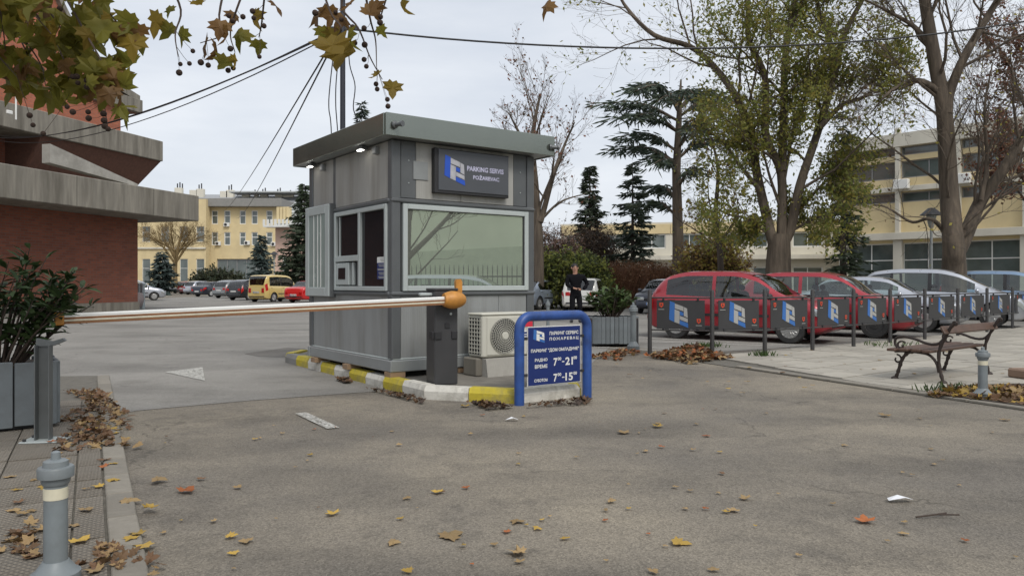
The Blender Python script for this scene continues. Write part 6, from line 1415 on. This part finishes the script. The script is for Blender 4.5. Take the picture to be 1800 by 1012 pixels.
def tri(*p): return [tuple(gxy(*q)) for q in p]
litter('leaf_litter', 'heap of russet fallen leaves at the foot of the fence posts', [tri((1135, 628), (1215, 612), (1290, 632)), tri((1135, 628), (1290, 632), (1215, 641)), tri((1160, 624), (1240, 614), (1270, 634))], A4, 900, 61, .12, .09)
litter('leaf_litter', 'drift of tan fallen leaves around the right bollard', [tri((1630, 698), (1720, 684), (1800, 716)), tri((1720, 684), (1810, 690), (1810, 718))], [FL['tan'], FL['brown'], FL['yellow'], BRNL], 520, 62, .06, .1)
litter('leaf_litter', 'drift of brown fallen leaves along the edging by the left planter', [tri((110, 690), (180, 690), (230, 740)), tri((100, 745), (170, 700), (235, 762)), tri((80, 800), (150, 740), (250, 790))], [FL['brown'], FL['tan'], BRNL, FL['brown']], 460, 63, .03, .062)
litter('leaf_litter', 'thin line of brown leaf crumbs along the island kerb', [tri((640, 684), (745, 706), (742, 712)), tri((820, 710), (905, 718), (860, 722)), tri((920, 718), (1035, 702), (1040, 712)), tri((590, 668), (620, 672), (608, 676))], [FL['brown'], BRNL, TWIG], 420, 64, .03, .05)
litter('leaf_litter', 'scatter of leaf crumbs around the rounded planter', [tri((1035, 632), (1120, 612), (1130, 626)), tri((1040, 628), (1100, 616), (1090, 636))], A4, 200, 65, .05, .08)
litter('leaf_litter', 'damp leaf crumbs near the front bollard', [tri((120, 1010), (190, 960), (300, 1012)), tri((0, 960), (60, 920), (70, 1012))], [FL['brown'], FL['tan'], BRNL], 90, 66, .015, .05)
def weeds(label, px, py, n, s, seed):
    rg = random.Random(seed); mb = MB(); c = G(px, py)
    for i in range(n):
        p = Vector((c.x + rg.gauss(0, s), c.y + rg.gauss(0, s * .6), .03)); a = rg.uniform(0, 6.28); tv = Vector((math.cos(a) * .5, math.sin(a) * .5, 1)).normalized() * rg.uniform(.04, .13); wv = tv.cross(rdir(rg)).normalized() * .008; mb.add([p - wv, p + tv * .6 - wv, p + tv, p + tv * .6 + wv, p + wv], [(0, 1, 2, 3, 4)])
    tag(mb.build('weeds', GRN, None, fix=False), label, 'weeds', kind='stuff')
weeds('green weeds in the leaf heap at the second fence post', 1245, 612, 160, .16, 1); weeds('tuft of weeds at the third fence post', 1340, 628, 70, .1, 2); weeds('green weeds beside the right bollard', 1672, 692, 130, .18, 3); weeds('tuft of weeds at the kerb below the barrier', 832, 702, 40, .04, 4); weeds('weeds along the pavement by the bench', 1560, 610, 60, .3, 5)
pp = mk('paper', (.75, .76, .78), .7, var=.05)
for nm, lb, px, py, s in (('paper_scrap', 'small crumpled white paper scrap in front of the island', 900, 740, .06), ('paper_strip', 'torn white paper strip lying on the asphalt at right', 1582, 882, .075)):
    g = G(px, py); mb = MB(); mb.add([(-s, -s * .3, .012), (s * .2, -s * .4, .03), (s, -.1 * s, .012), (s * .8, .4 * s, .014), (-.1 * s, .2 * s, .035), (-s * .8, .4 * s, .012)], [(0, 1, 4, 5), (1, 2, 3, 4)]); tag(mb.build(nm, pp, None, loc=(g.x, g.y, .004)), lb, 'litter')
mb = MB(); mb.tube([(0, 0, .012), (.12, .02, .02), (.2, .07, .012)], .005, 5); mb.tube([(.12, .02, .02), (.22, -.02, .03)], .004, 5); tag(mb.build('fallen_twig', TWIG, None, loc=tuple(G(1610, 912))), 'small bent brown twig on the asphalt at right', 'twig')
# bare street tree across the way, mirrored in the booth window
rgm = random.Random(90); bb = Vector((10.6, 3.4, 0))
tree('street_tree', 'bare street tree mirrored at the left of the large booth window', bb, [([bb, bb + Vector((.05, 0, 1.5)), bb + Vector((0, .1, 3.2)), bb + Vector((.2, 0, 5.5))], .12, .03, 3), ([bb + Vector((0, .05, 2)), bb + Vector((.3, 1.2, 3.2)), bb + Vector((.3, 2.2, 4.6))], .09, .02, 3), ([bb + Vector((0, 0, 2.3)), bb + Vector((-.3, -1, 3.4)), bb + Vector((-.2, -1.6, 4.8))], .08, .02, 3)], dict(n=[0, 4, 6, 8], lf=.5, maxl=2.2, up=.1, wob=.25, rmin=.005, leaflvl=-1), 91, BARKD, 3)
# birds are too small to matter; the far air is clear
